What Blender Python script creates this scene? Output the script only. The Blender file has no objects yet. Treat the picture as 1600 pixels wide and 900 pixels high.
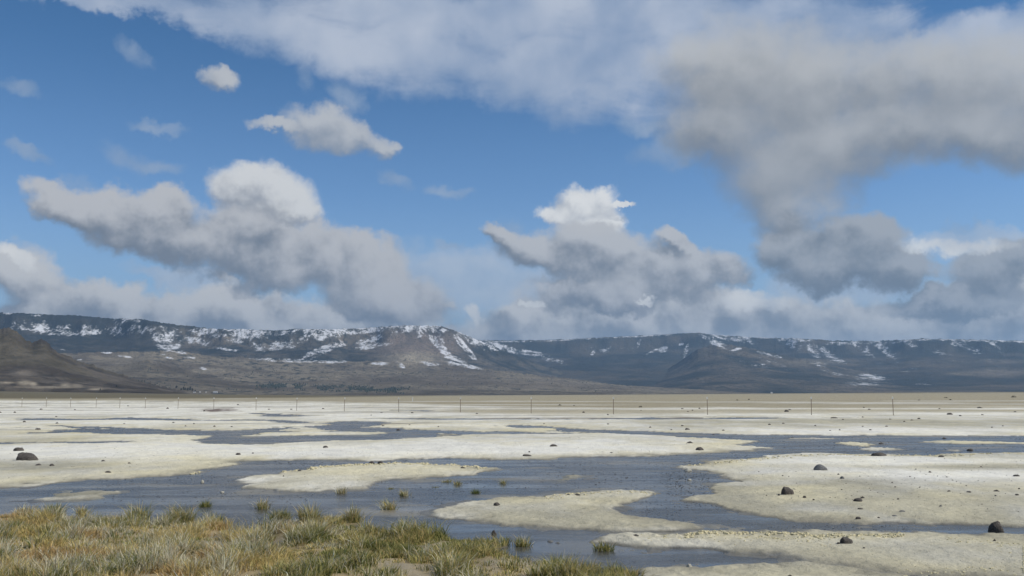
import bpy, math, random
import numpy as np
from mathutils import Matrix, Vector

S = bpy.context.scene
COL = S.collection
random.seed(7)
RNG = np.random.default_rng(7)

# ------------------------------------------------------------------ camera
FPX, CAM_H, PITCH, ROLL = 1500.0, 1.6, math.atan(168 / 1500.0), 0.0025
cam_d = bpy.data.cameras.new("camera")
cam = bpy.data.objects.new("camera", cam_d)
COL.objects.link(cam)
_F = np.array([0, math.cos(PITCH), math.sin(PITCH)])
_R0 = np.array([1.0, 0, 0])
_U0 = np.array([0, -math.sin(PITCH), math.cos(PITCH)])
_R = _R0 * math.cos(ROLL) - _U0 * math.sin(ROLL)
_U = _U0 * math.cos(ROLL) + _R0 * math.sin(ROLL)
M = Matrix(((_R[0], _U[0], -_F[0], 0), (_R[1], _U[1], -_F[1], 0), (_R[2], _U[2], -_F[2], CAM_H), (0, 0, 0, 1)))
cam.matrix_world = M
cam_d.sensor_width = 36.0
cam_d.lens = 36.0 * FPX / 1600.0
cam_d.clip_start = 0.1
cam_d.clip_end = 90000
S.camera = cam
S.render.resolution_x, S.render.resolution_y = 1024, 576
S.view_settings.view_transform = 'Standard'
S.view_settings.look = 'None'
S.view_settings.exposure = 0.0
S.view_settings.gamma = 1.0
S.view_settings.use_curve_mapping = False

SUN_EL, SUN_AZ = 44.0, 100.0      # degrees; azimuth clockwise from the view direction (+Y)
SUN_STRENGTH, SKY_STRENGTH = 4.2, 0.10
sun_d = bpy.data.lights.new("sun", 'SUN')
sun_d.energy = SUN_STRENGTH
sun_d.angle = math.radians(0.53)
sun_d.color = (1.0, 0.94, 0.83)
sun = bpy.data.objects.new("sun", sun_d)
COL.objects.link(sun)
_az, _el = math.radians(SUN_AZ), math.radians(SUN_EL)
SUNV = Vector((math.sin(_az) * math.cos(_el), math.cos(_az) * math.cos(_el), math.sin(_el)))
sun.rotation_euler = SUNV.to_track_quat('Z', 'Y').to_euler()
sun.location = (200, 0, 300)


def ray(px, py):
    """direction of the view ray through a point of the 1600x900 picture"""
    return _F + _R * ((px - 800) / FPX) + _U * ((450 - py) / FPX)


def at(px, py, z=0.0):
    d = ray(px, py)
    t = (z - CAM_H) / d[2]
    return (d[0] * t, d[1] * t)


def at_dist(px, py, dist):
    """point at the given ground distance along a view ray"""
    d = ray(px, py)
    t = dist / math.hypot(d[0], d[1])
    return (d[0] * t, d[1] * t, CAM_H + d[2] * t)


def azel(px, py):
    d = ray(px, py)
    return math.atan2(d[0], d[1]), math.atan2(d[2], math.hypot(d[0], d[1]))


def project(x, y, z):
    dz = z - CAM_H
    r = x * _R[0] + y * _R[1] + dz * _R[2]
    u = x * _U[0] + y * _U[1] + dz * _U[2]
    f = np.maximum(x * _F[0] + y * _F[1] + dz * _F[2], 0.01)
    return 800 + FPX * r / f, 450 - FPX * u / f


# ------------------------------------------------------------------ node helper
class NT:
    def __init__(self, tree):
        self.t = tree
        self.n = tree.nodes
        self.l = tree.links

    def new(self, typ, **kw):
        nd = self.n.new(typ)
        for k, v in kw.items():
            setattr(nd, k, v)
        return nd

    def put(self, sock, v):
        if v is None:
            return
        if hasattr(v, 'is_linked') or isinstance(v, bpy.types.NodeSocket):
            self.l.new(v, sock)
        else:
            sock.default_value = v

    def math(self, op, a, b=None, c=None, clamp=False):
        nd = self.new('ShaderNodeMath', operation=op)
        nd.use_clamp = clamp
        self.put(nd.inputs[0], a)
        self.put(nd.inputs[1], b)
        self.put(nd.inputs[2], c)
        return nd.outputs[0]

    def vmath(self, op, a, b=None, out=0):
        nd = self.new('ShaderNodeVectorMath', operation=op)
        self.put(nd.inputs[0], a)
        if b is not None:
            self.put(nd.inputs[1], b)
        return nd.outputs[out]

    def scale(self, a, s):
        nd = self.new('ShaderNodeVectorMath', operation='SCALE')
        self.put(nd.inputs[0], a)
        self.put(nd.inputs['Scale'], s)
        return nd.outputs[0]

    def noise(self, vec, scale, detail=4, rough=0.55, dist=0.0, out='Fac', lac=2.0):
        nd = self.new('ShaderNodeTexNoise')
        self.put(nd.inputs['Vector'], vec)
        nd.inputs['Scale'].default_value = scale
        nd.inputs['Detail'].default_value = detail
        nd.inputs['Roughness'].default_value = rough
        nd.inputs['Distortion'].default_value = dist
        nd.inputs['Lacunarity'].default_value = lac
        return nd.outputs[out]

    def smooth(self, v, a, b, lo=0.0, hi=1.0):
        nd = self.new('ShaderNodeMapRange', interpolation_type='SMOOTHSTEP')
        self.put(nd.inputs[0], v)
        for i, q in enumerate((a, b, lo, hi)):
            self.put(nd.inputs[i + 1], q)
        return nd.outputs[0]

    def mix(self, f, a, b, mode='MIX'):
        nd = self.new('ShaderNodeMix', data_type='RGBA', blend_type=mode)
        self.put(nd.inputs[0], f)
        for i, q in ((6, a), (7, b)):
            if isinstance(q, tuple) and len(q) == 3:
                q = q + (1.0,)
            self.put(nd.inputs[i], q)
        return nd.outputs[2]


def srgb(r, g, b):
    f = lambda c: (c / 255 / 12.92) if c / 255 <= 0.04045 else ((c / 255 + 0.055) / 1.055) ** 2.4
    return (f(r), f(g), f(b))


# ------------------------------------------------------------------ world: Nishita sky + cloud layers
world = bpy.data.worlds.new("World")
S.world = world
world.use_nodes = True
W = NT(world.node_tree)
for nd in list(W.n):
    W.n.remove(nd)
bg = W.new('ShaderNodeBackground')
wo = W.new('ShaderNodeOutputWorld')
W.l.new(bg.outputs[0], wo.inputs[0])
bg.inputs[1].default_value = SKY_STRENGTH
sky = W.new('ShaderNodeTexSky', sky_type='NISHITA')
sky.sun_disc = False
sky.sun_elevation = _el
sky.sun_rotation = _az
sky.altitude = 1400
sky.air_density = 1.0
sky.dust_density = 0.3
sky.ozone_density = 2.2
tc = W.new('ShaderNodeTexCoord')
sep = W.new('ShaderNodeSeparateXYZ')
W.l.new(tc.outputs['Generated'], sep.inputs[0])
AZ = W.math('ARCTAN2', sep.outputs[0], sep.outputs[1])
ELV = W.math('ARCSINE', sep.outputs[2])
cmb = W.new('ShaderNodeCombineXYZ')
W.l.new(AZ, cmb.inputs[0])
W.l.new(ELV, cmb.inputs[1])
P0 = cmb.outputs[0]

# gentle warping of the cloud coordinates so that no ellipse survives
wa = W.noise(P0, 8.0, 3, 0.55, out='Color')
wa = W.scale(W.vmath('SUBTRACT', wa, (0.5, 0.5, 0.5)), 0.052)
wb = W.noise(P0, 30.0, 5, 0.65, out='Color')
wb = W.scale(W.vmath('SUBTRACT', wb, (0.5, 0.5, 0.5)), 0.038)
PW = W.vmath('ADD', P0, W.vmath('ADD', wa, wb))
PW = W.vmath('ADD', W.vmath('MULTIPLY', PW, (1, 1, 0)), (0, 0, 1))


PS = W.vmath('ADD', P0, W.vmath('ADD', W.scale(wa, 0.45), wb))
PS = W.vmath('ADD', W.vmath('MULTIPLY', PS, (1, 1, 0)), (0, 0, 1))


def blob_group(name, blobs, sm=0.55):
    g = bpy.data.node_groups.new(name, 'ShaderNodeTree')
    g.interface.new_socket('P', in_out='INPUT', socket_type='NodeSocketVector')
    g.interface.new_socket('D', in_out='OUTPUT', socket_type='NodeSocketFloat')
    G = NT(g)
    gi = G.new('NodeGroupInput')
    go = G.new('NodeGroupOutput')
    acc = None
    for b in blobs:
        px, py, rx, ry = b[:4]
        ang = b[4] if len(b) > 4 else 0
        c = azel(px, py)
        a1, a2 = azel(px - rx, py), azel(px + rx, py)
        e1, e2 = azel(px, py + ry), azel(px, py - ry)
        rx, ry = (a2[0] - a1[0]) / 2, (e2[1] - e1[1]) / 2
        t = -math.radians(ang)                       # ellipse axes as two dot products with (az, el, 1)
        ux, uy, vx, vy = math.cos(t) / rx, math.sin(t) / rx, -math.sin(t) / ry, math.cos(t) / ry
        u = G.vmath('DOT_PRODUCT', gi.outputs[0], (ux, uy, -(ux * c[0] + uy * c[1])), out=1)
        v = G.vmath('DOT_PRODUCT', gi.outputs[0], (vx, vy, -(vx * c[0] + vy * c[1])), out=1)
        q = G.math('MULTIPLY_ADD', v, v, G.math('MULTIPLY', u, u))
        if acc is None:
            acc = q
        else:
            acc = G.math('SMOOTH_MIN', acc, q, sm)
    G.l.new(G.math('SUBTRACT', 1.0, acc), go.inputs[0])
    return g


def use(g, p):
    nd = W.new('ShaderNodeGroup')
    nd.node_tree = g
    W.put(nd.inputs[0], p)
    return nd.outputs[0]


def K(c):          # displayed colour -> radiance colour for the Background strength
    return tuple(v / SKY_STRENGTH for v in srgb(*c)) + (1.0,)


col = sky.outputs[0]
col = W.mix(1.0, col, (0.80, 1.03, 1.22), 'MULTIPLY')
col = W.mix(W.smooth(ELV, 0.16, 0.40), col, W.mix(1.0, col, (0.46, 0.70, 0.78), 'MULTIPLY'))
SKYMUL = col

NB = W.noise(P0, 18.0, 7, 0.55)                     # billow noise, at P and a step towards the light
DEL = (0.010, 0.022, 0.0)
P1 = W.vmath('ADD', P0, DEL)
NB1 = W.noise(P1, 18.0, 7, 0.55)
EMB = W.math('SUBTRACT', NB, NB1)
NS = W.noise(W.vmath('MULTIPLY', P0, (7.0, 17.0, 1.0)), 1.4, 6, 0.6, dist=0.6)   # streaky, for sheets
NL = W.noise(P0, 7.0, 3, 0.5)                       # broad light and dark


def layer(col, name, blobs, dark, light, lo, hi, amp, opac=1.0, kD=0.55, kE=1.5, kL=0.8, bias=0.5, nz=None, shade=True, P=None, sm=0.55):
    P = P or PW
    g = blob_group(name, blobs, sm)
    n = nz or NB
    D = use(g, P)
    n0 = W.math('MULTIPLY', W.math('SUBTRACT', n, 0.5), amp)
    Dn = W.math('ADD', D, n0)
    a = W.smooth(Dn, lo, hi)
    if opac != 1.0:
        a = W.math('MULTIPLY', a, opac)
    sh = W.math('MULTIPLY_ADD', EMB, kE, bias)
    sh = W.math('MULTIPLY_ADD', W.math('SUBTRACT', NL, 0.5), kL, sh)
    if shade:
        D1 = use(g, W.vmath('ADD', P, (0.004, 0.013, 0.0)))
        dd = W.math('SUBTRACT', D, D1)
        dd = W.math('MAXIMUM', W.math('MINIMUM', dd, 0.8), -0.8)
        sh = W.math('MULTIPLY_ADD', dd, kD, sh)
    sh = W.smooth(sh, 0.0, 1.0)
    return W.mix(a, col, W.mix(sh, K(dark), K(light)))
# pale low sky near the horizon
veil = W.smooth(ELV, 0.0, 0.22, 0.70, 0.0)
col = W.mix(veil, col, K((172, 196, 218)))
# thin high veils
col = layer(col, "veil", [(700, 440, 150, 60), (1510, 382, 130, 26), (860, 455, 170, 30), (1330, 440, 160, 30), (60, 408, 60, 26, 25), (300, 440, 120, 16, 12), (1330, 500, 300, 30)],
            (170, 186, 206), (204, 210, 218), -0.2, 0.9, 1.2, 0.75, shade=False, nz=NS)
# the broad white sheet across the top
col = layer(col, "sheet", [(470, 46, 270, 62, 12), (700, 82, 300, 88, 8), (930, 98, 290, 98, 4), (300, 14, 260, 34, 4), (1180, 60, 300, 80, 0), (1470, 66, 330, 50, -3), (1600, 55, 260, 46, -3), (1330, 40, 160, 40), (800, 20, 600, 60), (160, 4, 170, 24, 4)],
            (134, 155, 186), (192, 200, 214), -0.15, 0.95, 1.7, 0.95, shade=False, kE=0.6, kL=2.2, nz=NS)
# small scattered wisps
col = layer(col, "wisps", [(210, 82, 46, 20, 18), (28, 134, 36, 17), (250, 193, 56, 12, 5), (46, 238, 46, 13, 20), (190, 244, 56, 26, 20), (240, 262, 60, 15, 8), (545, 150, 44, 24, 20), (615, 280, 40, 14, 30), (700, 384, 26, 11), (1500, 357, 46, 12), (480, 130, 30, 24, 50), (130, 285, 40, 18), (800, 365, 40, 26, 30), (1055, 232, 80, 34, -12), (1010, 190, 60, 20), (1390, 250, 90, 30), (700, 300, 40, 11)],
            (134, 156, 184), (176, 188, 203), -0.1, 1.5, 2.6, 0.62, shade=False, P=PS)
# low bank along the horizon
col = layer(col, "bank", [(40, 425, 90, 38, 18), (150, 468, 170, 42, 6), (330, 485, 220, 42), (520, 505, 240, 46), (700, 530, 200, 22), (60, 510, 200, 50), (900, 520, 250, 46), (1080, 495, 190, 50), (1270, 510, 180, 56), (1460, 505, 200, 58), (1600, 480, 120, 55), (860, 490, 120, 30), (300, 550, 500, 46), (1250, 552, 500, 46)],
            (132, 137, 143), (216, 215, 212), -0.15, 0.6, 1.9, 1.0, kD=0.5, kE=2.4, kL=1.5, bias=0.50)
# brightest tops behind their own dark fronts
col = layer(col, "white puff right", [(912, 316, 54, 30), (882, 338, 38, 20), (930, 345, 50, 25), (966, 320, 26, 5, 5)],
            (180, 184, 190), (236, 236, 234), -0.25, 0.6, 0.8, 1.0, kD=0.5, kL=0.3, kE=2.4, P=PS)
# grey cumulus, middle distance
col = layer(col, "cumulus right", [(850, 398, 90, 40, 5), (915, 376, 80, 34), (935, 395, 90, 42), (1010, 430, 130, 48), (1100, 420, 100, 34), (960, 460, 160, 34), (790, 375, 50, 20, 35), (1050, 385, 50, 20, 20)],
            (118, 123, 130), (198, 198, 198), -0.15, 0.58, 1.9, 0.97, kD=0.75, kE=1.9, bias=0.50)
col = layer(col, "cumulus far right", [(1258, 388, 90, 50), (1345, 385, 80, 50), (1410, 425, 72, 36, 10), (1310, 420, 110, 36), (1560, 425, 90, 44), (1600, 410, 70, 40), (1480, 475, 130, 26)],
            (108, 115, 123), (170, 173, 176), -0.15, 0.58, 1.7, 0.97, kD=0.65, kE=1.9, bias=0.43)
# small brilliant pieces
col = layer(col, "bright", [(1180, 470, 56, 19, 4), (741, 486, 22, 10, 42), (692, 472, 22, 6, 12), (836, 473, 26, 7, 6), (350, 437, 26, 7, 22), (30, 400, 40, 12, 25), (1500, 386, 90, 17, 4), (1015, 470, 20, 6)],
            (206, 208, 210), (246, 245, 240), -0.1, 0.9, 1.5, 0.9, shade=False, P=PS)
col = layer(col, "cumulus left", [(105, 318, 90, 34, 10), (175, 325, 100, 44, 5), (262, 335, 66, 38), (255, 370, 150, 46, 12), (380, 405, 150, 52, 8), (470, 400, 100, 52), (560, 415, 90, 50, 15), (600, 460, 130, 45, 14), (380, 360, 90, 46)],
            (119, 124, 131), (200, 199, 198), -0.15, 0.58, 1.9, 0.97, kD=0.85, kE=1.9, bias=0.50)
col = layer(col, "white puff left", [(400, 285, 66, 36), (440, 310, 62, 44), (375, 300, 50, 36), (465, 332, 42, 26)],
            (160, 163, 168), (224, 224, 222), -0.25, 0.75, 1.2, 0.97, kD=0.8, kL=0.5, kE=2.8, bias=0.45, P=PS)
# nearer grey clouds
col = layer(col, "small cumulus", [(500, 192, 66, 32), (555, 208, 62, 26, 15), (440, 200, 56, 13, 10), (520, 215, 90, 26, 5), (341, 119, 34, 21, 10), (600, 222, 30, 18, 40)],
            (138, 147, 160), (194, 196, 198), -0.25, 0.9, 1.7, 0.93, kD=0.5, bias=0.5, P=PS)
col = layer(col, "great grey cloud", [(1130, 95, 115, 74), (1230, 140, 160, 95), (1380, 130, 190, 72), (1530, 140, 170, 84), (1560, 215, 140, 56), (1440, 200, 180, 52, 5), (1225, 235, 112, 90), (1240, 296, 92, 62, 5), (1245, 335, 60, 34), (1320, 235, 120, 60), (1120, 190, 90, 60), (1650, 170, 120, 100)],
            (122, 126, 131), (186, 187, 187), -0.35, 1.1, 1.5, 0.96, kD=1.3, kE=0.5, kL=0.35, bias=0.52, sm=1.6)
# the rest of the sky, outside the photograph
outm = W.math('MAXIMUM', W.smooth(W.math('ABSOLUTE', AZ), 0.62, 0.85), W.smooth(ELV, 0.44, 0.62))
nc = W.noise(tc.outputs['Generated'], 2.6, 5, 0.58)
ca = W.math('MULTIPLY', W.smooth(nc, 0.46, 0.66, 0.0, 0.9), outm)
col = W.mix(ca, col, W.mix(W.smooth(nc, 0.5, 0.75), K((205, 208, 212)), K((135, 143, 152))))
W.l.new(col, bg.inputs[0])
world.cycles.sampling_method = 'MANUAL'
world.cycles.sample_map_resolution = 512
S.cycles.max_bounces = 5
S.cycles.diffuse_bounces = 2
S.cycles.glossy_bounces = 2
S.cycles.transmission_bounces = 2
S.cycles.volume_bounces = 0
S.cycles.caustics_reflective = False
S.cycles.caustics_refractive = False
# ------------------------------------------------------------------ numeric noise
def _h(ix, iy, seed):
    n = (ix.astype(np.int64) * 374761393 + iy.astype(np.int64) * 668265263 + seed * 1442695041) & 0xffffffff
    n = ((n ^ (n >> 13)) * 1274126177) & 0xffffffff
    n = n ^ (n >> 16)
    return n.astype(np.float64) / 4294967295.0


def vnoise(x, y, seed=0):
    ix, iy = np.floor(x), np.floor(y)
    fx, fy = x - ix, y - iy
    fx = fx * fx * fx * (fx * (fx * 6 - 15) + 10)
    fy = fy * fy * fy * (fy * (fy * 6 - 15) + 10)
    a, b = _h(ix, iy, seed), _h(ix + 1, iy, seed)
    c, d = _h(ix, iy + 1, seed), _h(ix + 1, iy + 1, seed)
    return (a + (b - a) * fx) * (1 - fy) + (c + (d - c) * fx) * fy


def fbm(x, y, octv=5, seed=0, gain=0.5):
    """fractal noise, about -1..1"""
    s, a, t = 0, 1.0, 0
    for o in range(octv):
        s = s + a * (vnoise(x, y, seed + o * 17) * 2 - 1)
        t += a
        a *= gain
        x, y = x * 1.9 + y * 0.6 + 13.1, y * 1.9 - x * 0.6 + 7.7
    return s / t * 1.6


def ridged(x, y, octv=5, seed=0):
    s, a, t = 0, 1.0, 0
    for o in range(octv):
        s = s + a * (1 - np.abs(vnoise(x, y, seed + o * 31) * 2 - 1) * 1.6)
        t += a
        a *= 0.5
        x, y = x * 1.9 + y * 0.5 + 3.1, y * 1.9 - x * 0.5 + 9.7
    return s / t


def sstep(a, b, v):
    t = np.clip((v - a) / (b - a), 0, 1)
    return t * t * (3 - 2 * t)


def poly_sd(poly, x, y):
    """signed distance to a polygon in metres, positive inside; only exact near it"""
    P = np.array(poly)
    out = np.full(x.shape, -50.0)
    m = 6.0
    sel = (x > P[:, 0].min() - m) & (x < P[:, 0].max() + m) & (y > P[:, 1].min() - m) & (y < P[:, 1].max() + m)
    X, Y = x[sel], y[sel]
    best = np.full(X.shape, 1e9)
    inside = np.zeros(X.shape, bool)
    n = len(P)
    for i in range(n):
        ax, ay = P[i]
        bx, by = P[(i + 1) % n]
        dx, dy = bx - ax, by - ay
        L = dx * dx + dy * dy + 1e-12
        t = np.clip(((X - ax) * dx + (Y - ay) * dy) / L, 0, 1)
        best = np.minimum(best, (X - ax - t * dx) ** 2 + (Y - ay - t * dy) ** 2)
        cr = ((ay > Y) != (by > Y))
        with np.errstate(divide='ignore', invalid='ignore'):
            xi = ax + (Y - ay) / (by - ay + 1e-15) * dx
        inside ^= cr & (X < xi)
    d = np.sqrt(best)
    out[sel] = np.where(inside, d, -d)
    return out


def gpoly(pts, z=0.0):
    """outline seen in the photograph, carried to the ground; long edges are subdivided"""
    q = []
    for i in range(len(pts)):
        a, b = pts[i], pts[(i + 1) % len(pts)]
        k = max(1, int(abs(a[0] - b[0]) / 60))
        for j in range(k):
            t = j / k
            q.append(at(a[0] + (b[0] - a[0]) * t, a[1] + (b[1] - a[1]) * t, z))
    return q


# water and land outlines, in painting order (W cuts water, L puts land back)
SHAPES = [
    # brine channel behind the long middle bar, running right out of frame
    ('W', [(797, 664), (866, 667), (912, 670.6), (959, 673), (1006, 674.3), (1050, 675.5), (1125, 677.5), (1181, 679.5), (1350, 680.5), (1500, 680.5), (1640, 680), (1800, 680), (1800, 709), (1600, 708), (1500, 709), (1425, 711), (1360, 711), (1275, 709.5), (1200, 713), (1175, 716), (1125, 721), (1067, 727), (1060, 734), (1087, 736), (1105, 742), (1125, 752), (1107, 760), (1090, 767), (1075, 773), (1050, 778), (1037, 781), (1050, 785), (1100, 787), (1125, 791), (1162, 795), (1182, 802), (1200, 806), (1250, 812), (1300, 819), (1360, 822), (1412, 822), (1450, 824), (1480, 824.5), (1487, 821.5), (1525, 823), (1600, 827), (1700, 832),
            (1700, 842), (1600, 836), (1525, 832), (1487, 829), (1450, 831), (1412, 833), (1350, 834.5), (1275, 834.5), (1200, 831), (1125, 830), (1075, 831.5), (1050, 834), (1000, 835), (955, 838), (930, 847), (955, 853), (985, 857.5), (1025, 859), (1075, 859.5), (1100, 855), (1130, 856), (1150, 861), (1175, 866), (1200, 867.5), (1250, 872), (1287, 880), (1325, 884), (1362, 889), (1395, 895), (1430, 898), (1500, 901), (1640, 906), (1640, 912), (1500, 908), (1425, 902), (1375, 898.5), (1325, 892.5), (1262, 887.5), (1200, 884.5), (1125, 884.5), (1087, 886.5), (1050, 890), (1020, 896), (980, 915), (900, 935), (700, 935), (500, 900), (-60, 860), (-400, 850),
            (-400, 765), (-40, 764), (0, 763), (60, 761), (100, 754), (145, 750), (200, 747.5), (245, 744.5), (290, 741), (300, 737), (335, 732.5), (366, 726.5), (355, 722.5), (340, 721), (400, 720), (475, 719), (575, 720.5), (650, 718), (725, 718), (800, 719), (875, 716.5), (950, 714), (1050, 711), (1125, 707), (1182, 700), (1145, 695.5), (1155, 692.5), (1170, 689.5), (1112, 686), (1025, 681), (950, 678), (912, 677), (903, 676), (850, 672), (797, 667)]),
    ('W', [(566, 659), (590, 660), (594, 661.5), (566, 668), (622, 670.5), (706, 673), (800, 674.4), (903, 676.3), (950, 677.5), (800, 678.7), (725, 680), (669, 684), (600, 687), (550, 688.5), (475, 691.5), (425, 694), (400, 695), (337, 692.5), (300, 690.5), (312, 683.5), (360, 681), (400, 682), (512, 681), (625, 679.5), (640, 681.8), (622, 678), (609, 675.5), (500, 675), (440, 673), (421, 667), (500, 665), (530, 663), (500, 660), (540, 658.5)]),
    ('W', [(200, 669), (256, 671.5), (312, 672.5), (369, 672.5), (400, 671), (421, 667), (460, 669), (500, 668), (500, 675), (430, 676), (400, 681), (372, 683.5), (340, 683), (300, 680), (250, 679), (200, 679), (150, 677.5), (87, 673.5), (110, 672), (150, 671.7), (190, 672.5), (140, 670.5), (84, 669), (66, 666.5), (90, 665), (140, 665.4), (170, 667)]),
    ('W', [(20, 654.6), (60, 654), (120, 655), (160, 654.4), (200, 652.8), (240, 654.6), (330, 656), (400, 655), (406, 655.5), (420, 656), (460, 657.5), (500, 660), (470, 661.5), (430, 661), (406, 658), (330, 658), (250, 657.5), (200, 656.3), (150, 656.8), (60, 656.6)]),
    ('W', [(0, 692), (80, 691.2), (160, 690.3), (200, 690.3), (200, 691.8), (100, 693), (0, 694.3), (-80, 695), (-80, 692)]),
    ('W', [(0, 668.5), (40, 667.6), (60, 668.4), (0, 669.4)]),
    ('W', [(14, 677.3), (60, 676), (92, 675.2), (93, 676.2), (50, 677.8)]),
    ('W', [(575, 654), (700, 654.6), (900, 655), (975, 653.6), (1020, 652.2), (1045, 654), (1100, 654), (1110, 651.8), (1190, 653), (1240, 654.2), (1190, 655.5), (1100, 655.6), (1000, 656), (900, 656.4), (700, 655.8)]),
    ('W', [(400, 645.6), (425, 647.6), (436, 650), (450, 648.4), (490, 650), (450, 650.6), (432, 651.6), (418, 648.6)]),
    ('W', [(640, 641.6), (660, 641.3), (690, 642.5), (660, 643.2)]),
    ('W', [(1300, 652.7), (1350, 652.3), (1360, 653.2), (1320, 653.6)]),
    # islands and bars
    ('L', [(800, 667.6), (866, 669.5), (903, 675.6), (860, 676.2), (800, 674), (706, 672.4), (660, 670.6), (700, 668)]),
    ('L', [(661, 680), (680, 677), (700, 676.2), (712, 679), (706, 681), (675, 682)]),
    ('L', [(365, 762), (382, 748), (400, 741), (437, 735), (500, 728), (550, 725.5), (612, 723), (675, 723.5), (725, 725.5), (775, 731.3), (737, 740), (675, 744), (625, 747.5), (595, 754), (562, 762), (525, 765), (475, 767), (425, 766)]),
    ('L', [(677, 802), (700, 792), (737, 783), (787, 777), (850, 774.5), (900, 768), (975, 765.5), (1012, 765), (1037, 768), (1046, 773.5), (1025, 777), (1007, 784), (985, 791), (967, 797), (1000, 806), (1037, 812), (1082, 816), (1106, 823.5), (1060, 827), (975, 828), (900, 823), (825, 820), (800, 819), (750, 812)]),
    ('L', [(50, 779), (100, 775.5), (150, 774), (176, 774.5), (120, 779), (60, 782)]),
    ('L', [(107, 769), (150, 767), (185, 768), (150, 770), (112, 771)]),
    ('L', [(1234, 684), (1270, 683), (1306, 684.6), (1270, 685.6)]),
    ('L', [(1297, 691), (1340, 690), (1376, 693), (1352, 697.5), (1334, 696)]),
    ('L', [(1340, 701), (1370, 699), (1388, 701.5), (1360, 703)]),
    ('L', [(1450, 689.5), (1500, 688), (1600, 690.5), (1700, 691), (1700, 693.5), (1600, 693.5), (1500, 692)]),
    ('L', [(1460, 703), (1490, 701), (1505, 702.5), (1480, 704)]),
    ('L', [(873, 747), (885, 742.5), (898, 741.5), (905, 746), (890, 749)]),
    ('L', [(440, 671.5), (470, 667.5), (500, 669), (520, 672.5), (480, 674.5)]),
    ('L', [(118, 668.6), (150, 668), (185, 669.4), (150, 670)]),
    # grassy bank
    ('G', [(-700, 801), (-60, 801), (0, 801), (40, 802), (90, 800), (130, 806), (160, 811), (200, 810), (215, 820), (250, 812), (300, 816), (345, 818), (352, 836), (390, 832), (430, 826), (470, 814), (520, 817), (556, 814), (570, 824), (600, 832), (640, 831), (700, 833), (745, 840), (790, 850), (828, 852), (836, 872), (856, 890), (900, 893), (950, 896), (985, 900), (1000, 925), (1020, 1000), (1040, 1200), (1100, 2400), (-2600, 2400)]),
]
SHAPES_W = [(k, gpoly(p, 0.03 if k != 'W' else 0.0)) for k, p in SHAPES]

GRASS_POLY = SHAPES_W[-1][1]


def land_fields(x, y):
    d = np.hypot(x, y)
    nz = fbm(x * 0.55, y * 0.55, 5, 3) * 0.34 + fbm(x * 0.16, y * 0.16, 3, 9) * np.clip((d - 20) / 60, 0, 1) * 0.9 + fbm(x * 2.2, y * 1.6, 4, 21) * 0.22
    nz = nz * np.clip(0.55 + d / 45, 0, 1.6)
    sd = np.full(x.shape, 50.0)
    g = None
    for k, p in SHAPES_W:
        s = poly_sd(p, x, y)
        if k == 'W':
            sd = np.minimum(sd, -s)
        elif k == 'L':
            sd = np.maximum(sd, s)
        else:
            g = s
    sd = sd + nz
    gs = g + fbm(x * 1.3, y * 1.3, 3, 5) * 0.25
    return sd, gs


# ------------------------------------------------------------------ ground sheet
def ground_far_k(az):
    """apparent height, in picture pixels above the level line, of the far edge of the plain"""
    a = np.degrees(az)
    return np.interp(a, [-40, -28, -20, -10, -2, 8, 18, 28, 40], [9, 7.5, 4, 0.5, 0.2, 1.2, 2.5, 3.3, 4])


def plain_z(r, az):
    t = np.clip((r - 260) / 2300, 0, 30)
    return (1.6 + ground_far_k(az) * 2560 / FPX) * np.minimum(t, 1) ** 1.25 + np.maximum(t - 1, 0) * 2.0


def ground_z(x, y):
    r = np.hypot(x, y)
    az = np.arctan2(x, y)
    sd, gs = land_fields(x, y)
    und = fbm(x * 0.22, y * 0.22, 3, 31) * 0.012
    lump = fbm(x * 5.5, y * 5.5, 3, 41)
    fine = fbm(x * 16, y * 16, 2, 43)
    bar = 0.022 * sstep(-0.02, 0.15, sd) + 0.045 * sstep(0.1, 2.2, sd) + 0.02 * sstep(1, 6, sd)
    rimm = np.exp(-((sd - 0.35) / 0.30) ** 2) * sstep(-0.3, 0.5, fbm(x * 0.8, y * 0.8, 2, 49))
    near = np.clip(30 / np.maximum(r, 1), 0, 1)
    land = bar + und * sstep(0.2, 2, sd) + (np.maximum(lump, 0) * 0.016 * rimm + lump * 0.004 + fine * 0.003) * sstep(-0.05, 0.2, sd) * near
    land = np.maximum(land, 0.002 + 0.014 * sstep(0, 0.35, sd))
    bed = -0.003 - 0.045 * sstep(0.0, -1.1, sd)
    z = np.where(sd > 0, land, bed)
    rag = fbm(x * 2.6, y * 1.8, 4, 47) * 0.014 + fbm(x * 9, y * 6, 2, 48) * 0.005
    z = z + rag * np.exp(-((sd + 0.05) / 0.50) ** 2) * (gs < 0.1) * np.clip(1.3 - r / 60, 0, 1)
    # grassy bank: hummocky litter just above the brine
    gz = 0.035 * sstep(-0.05, 0.5, gs) + 0.05 * sstep(0.3, 2.5, gs) + fbm(x * 1.7, y * 1.7, 3, 51) * 0.035 * sstep(0, 0.6, gs)
    z = np.where(gs > 0, np.maximum(z, gz), z)
    far = sstep(150, 400, r)
    z = z * (1 - far) + plain_z(r, az) + far * 0.08
    return z, sd, gs


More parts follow.
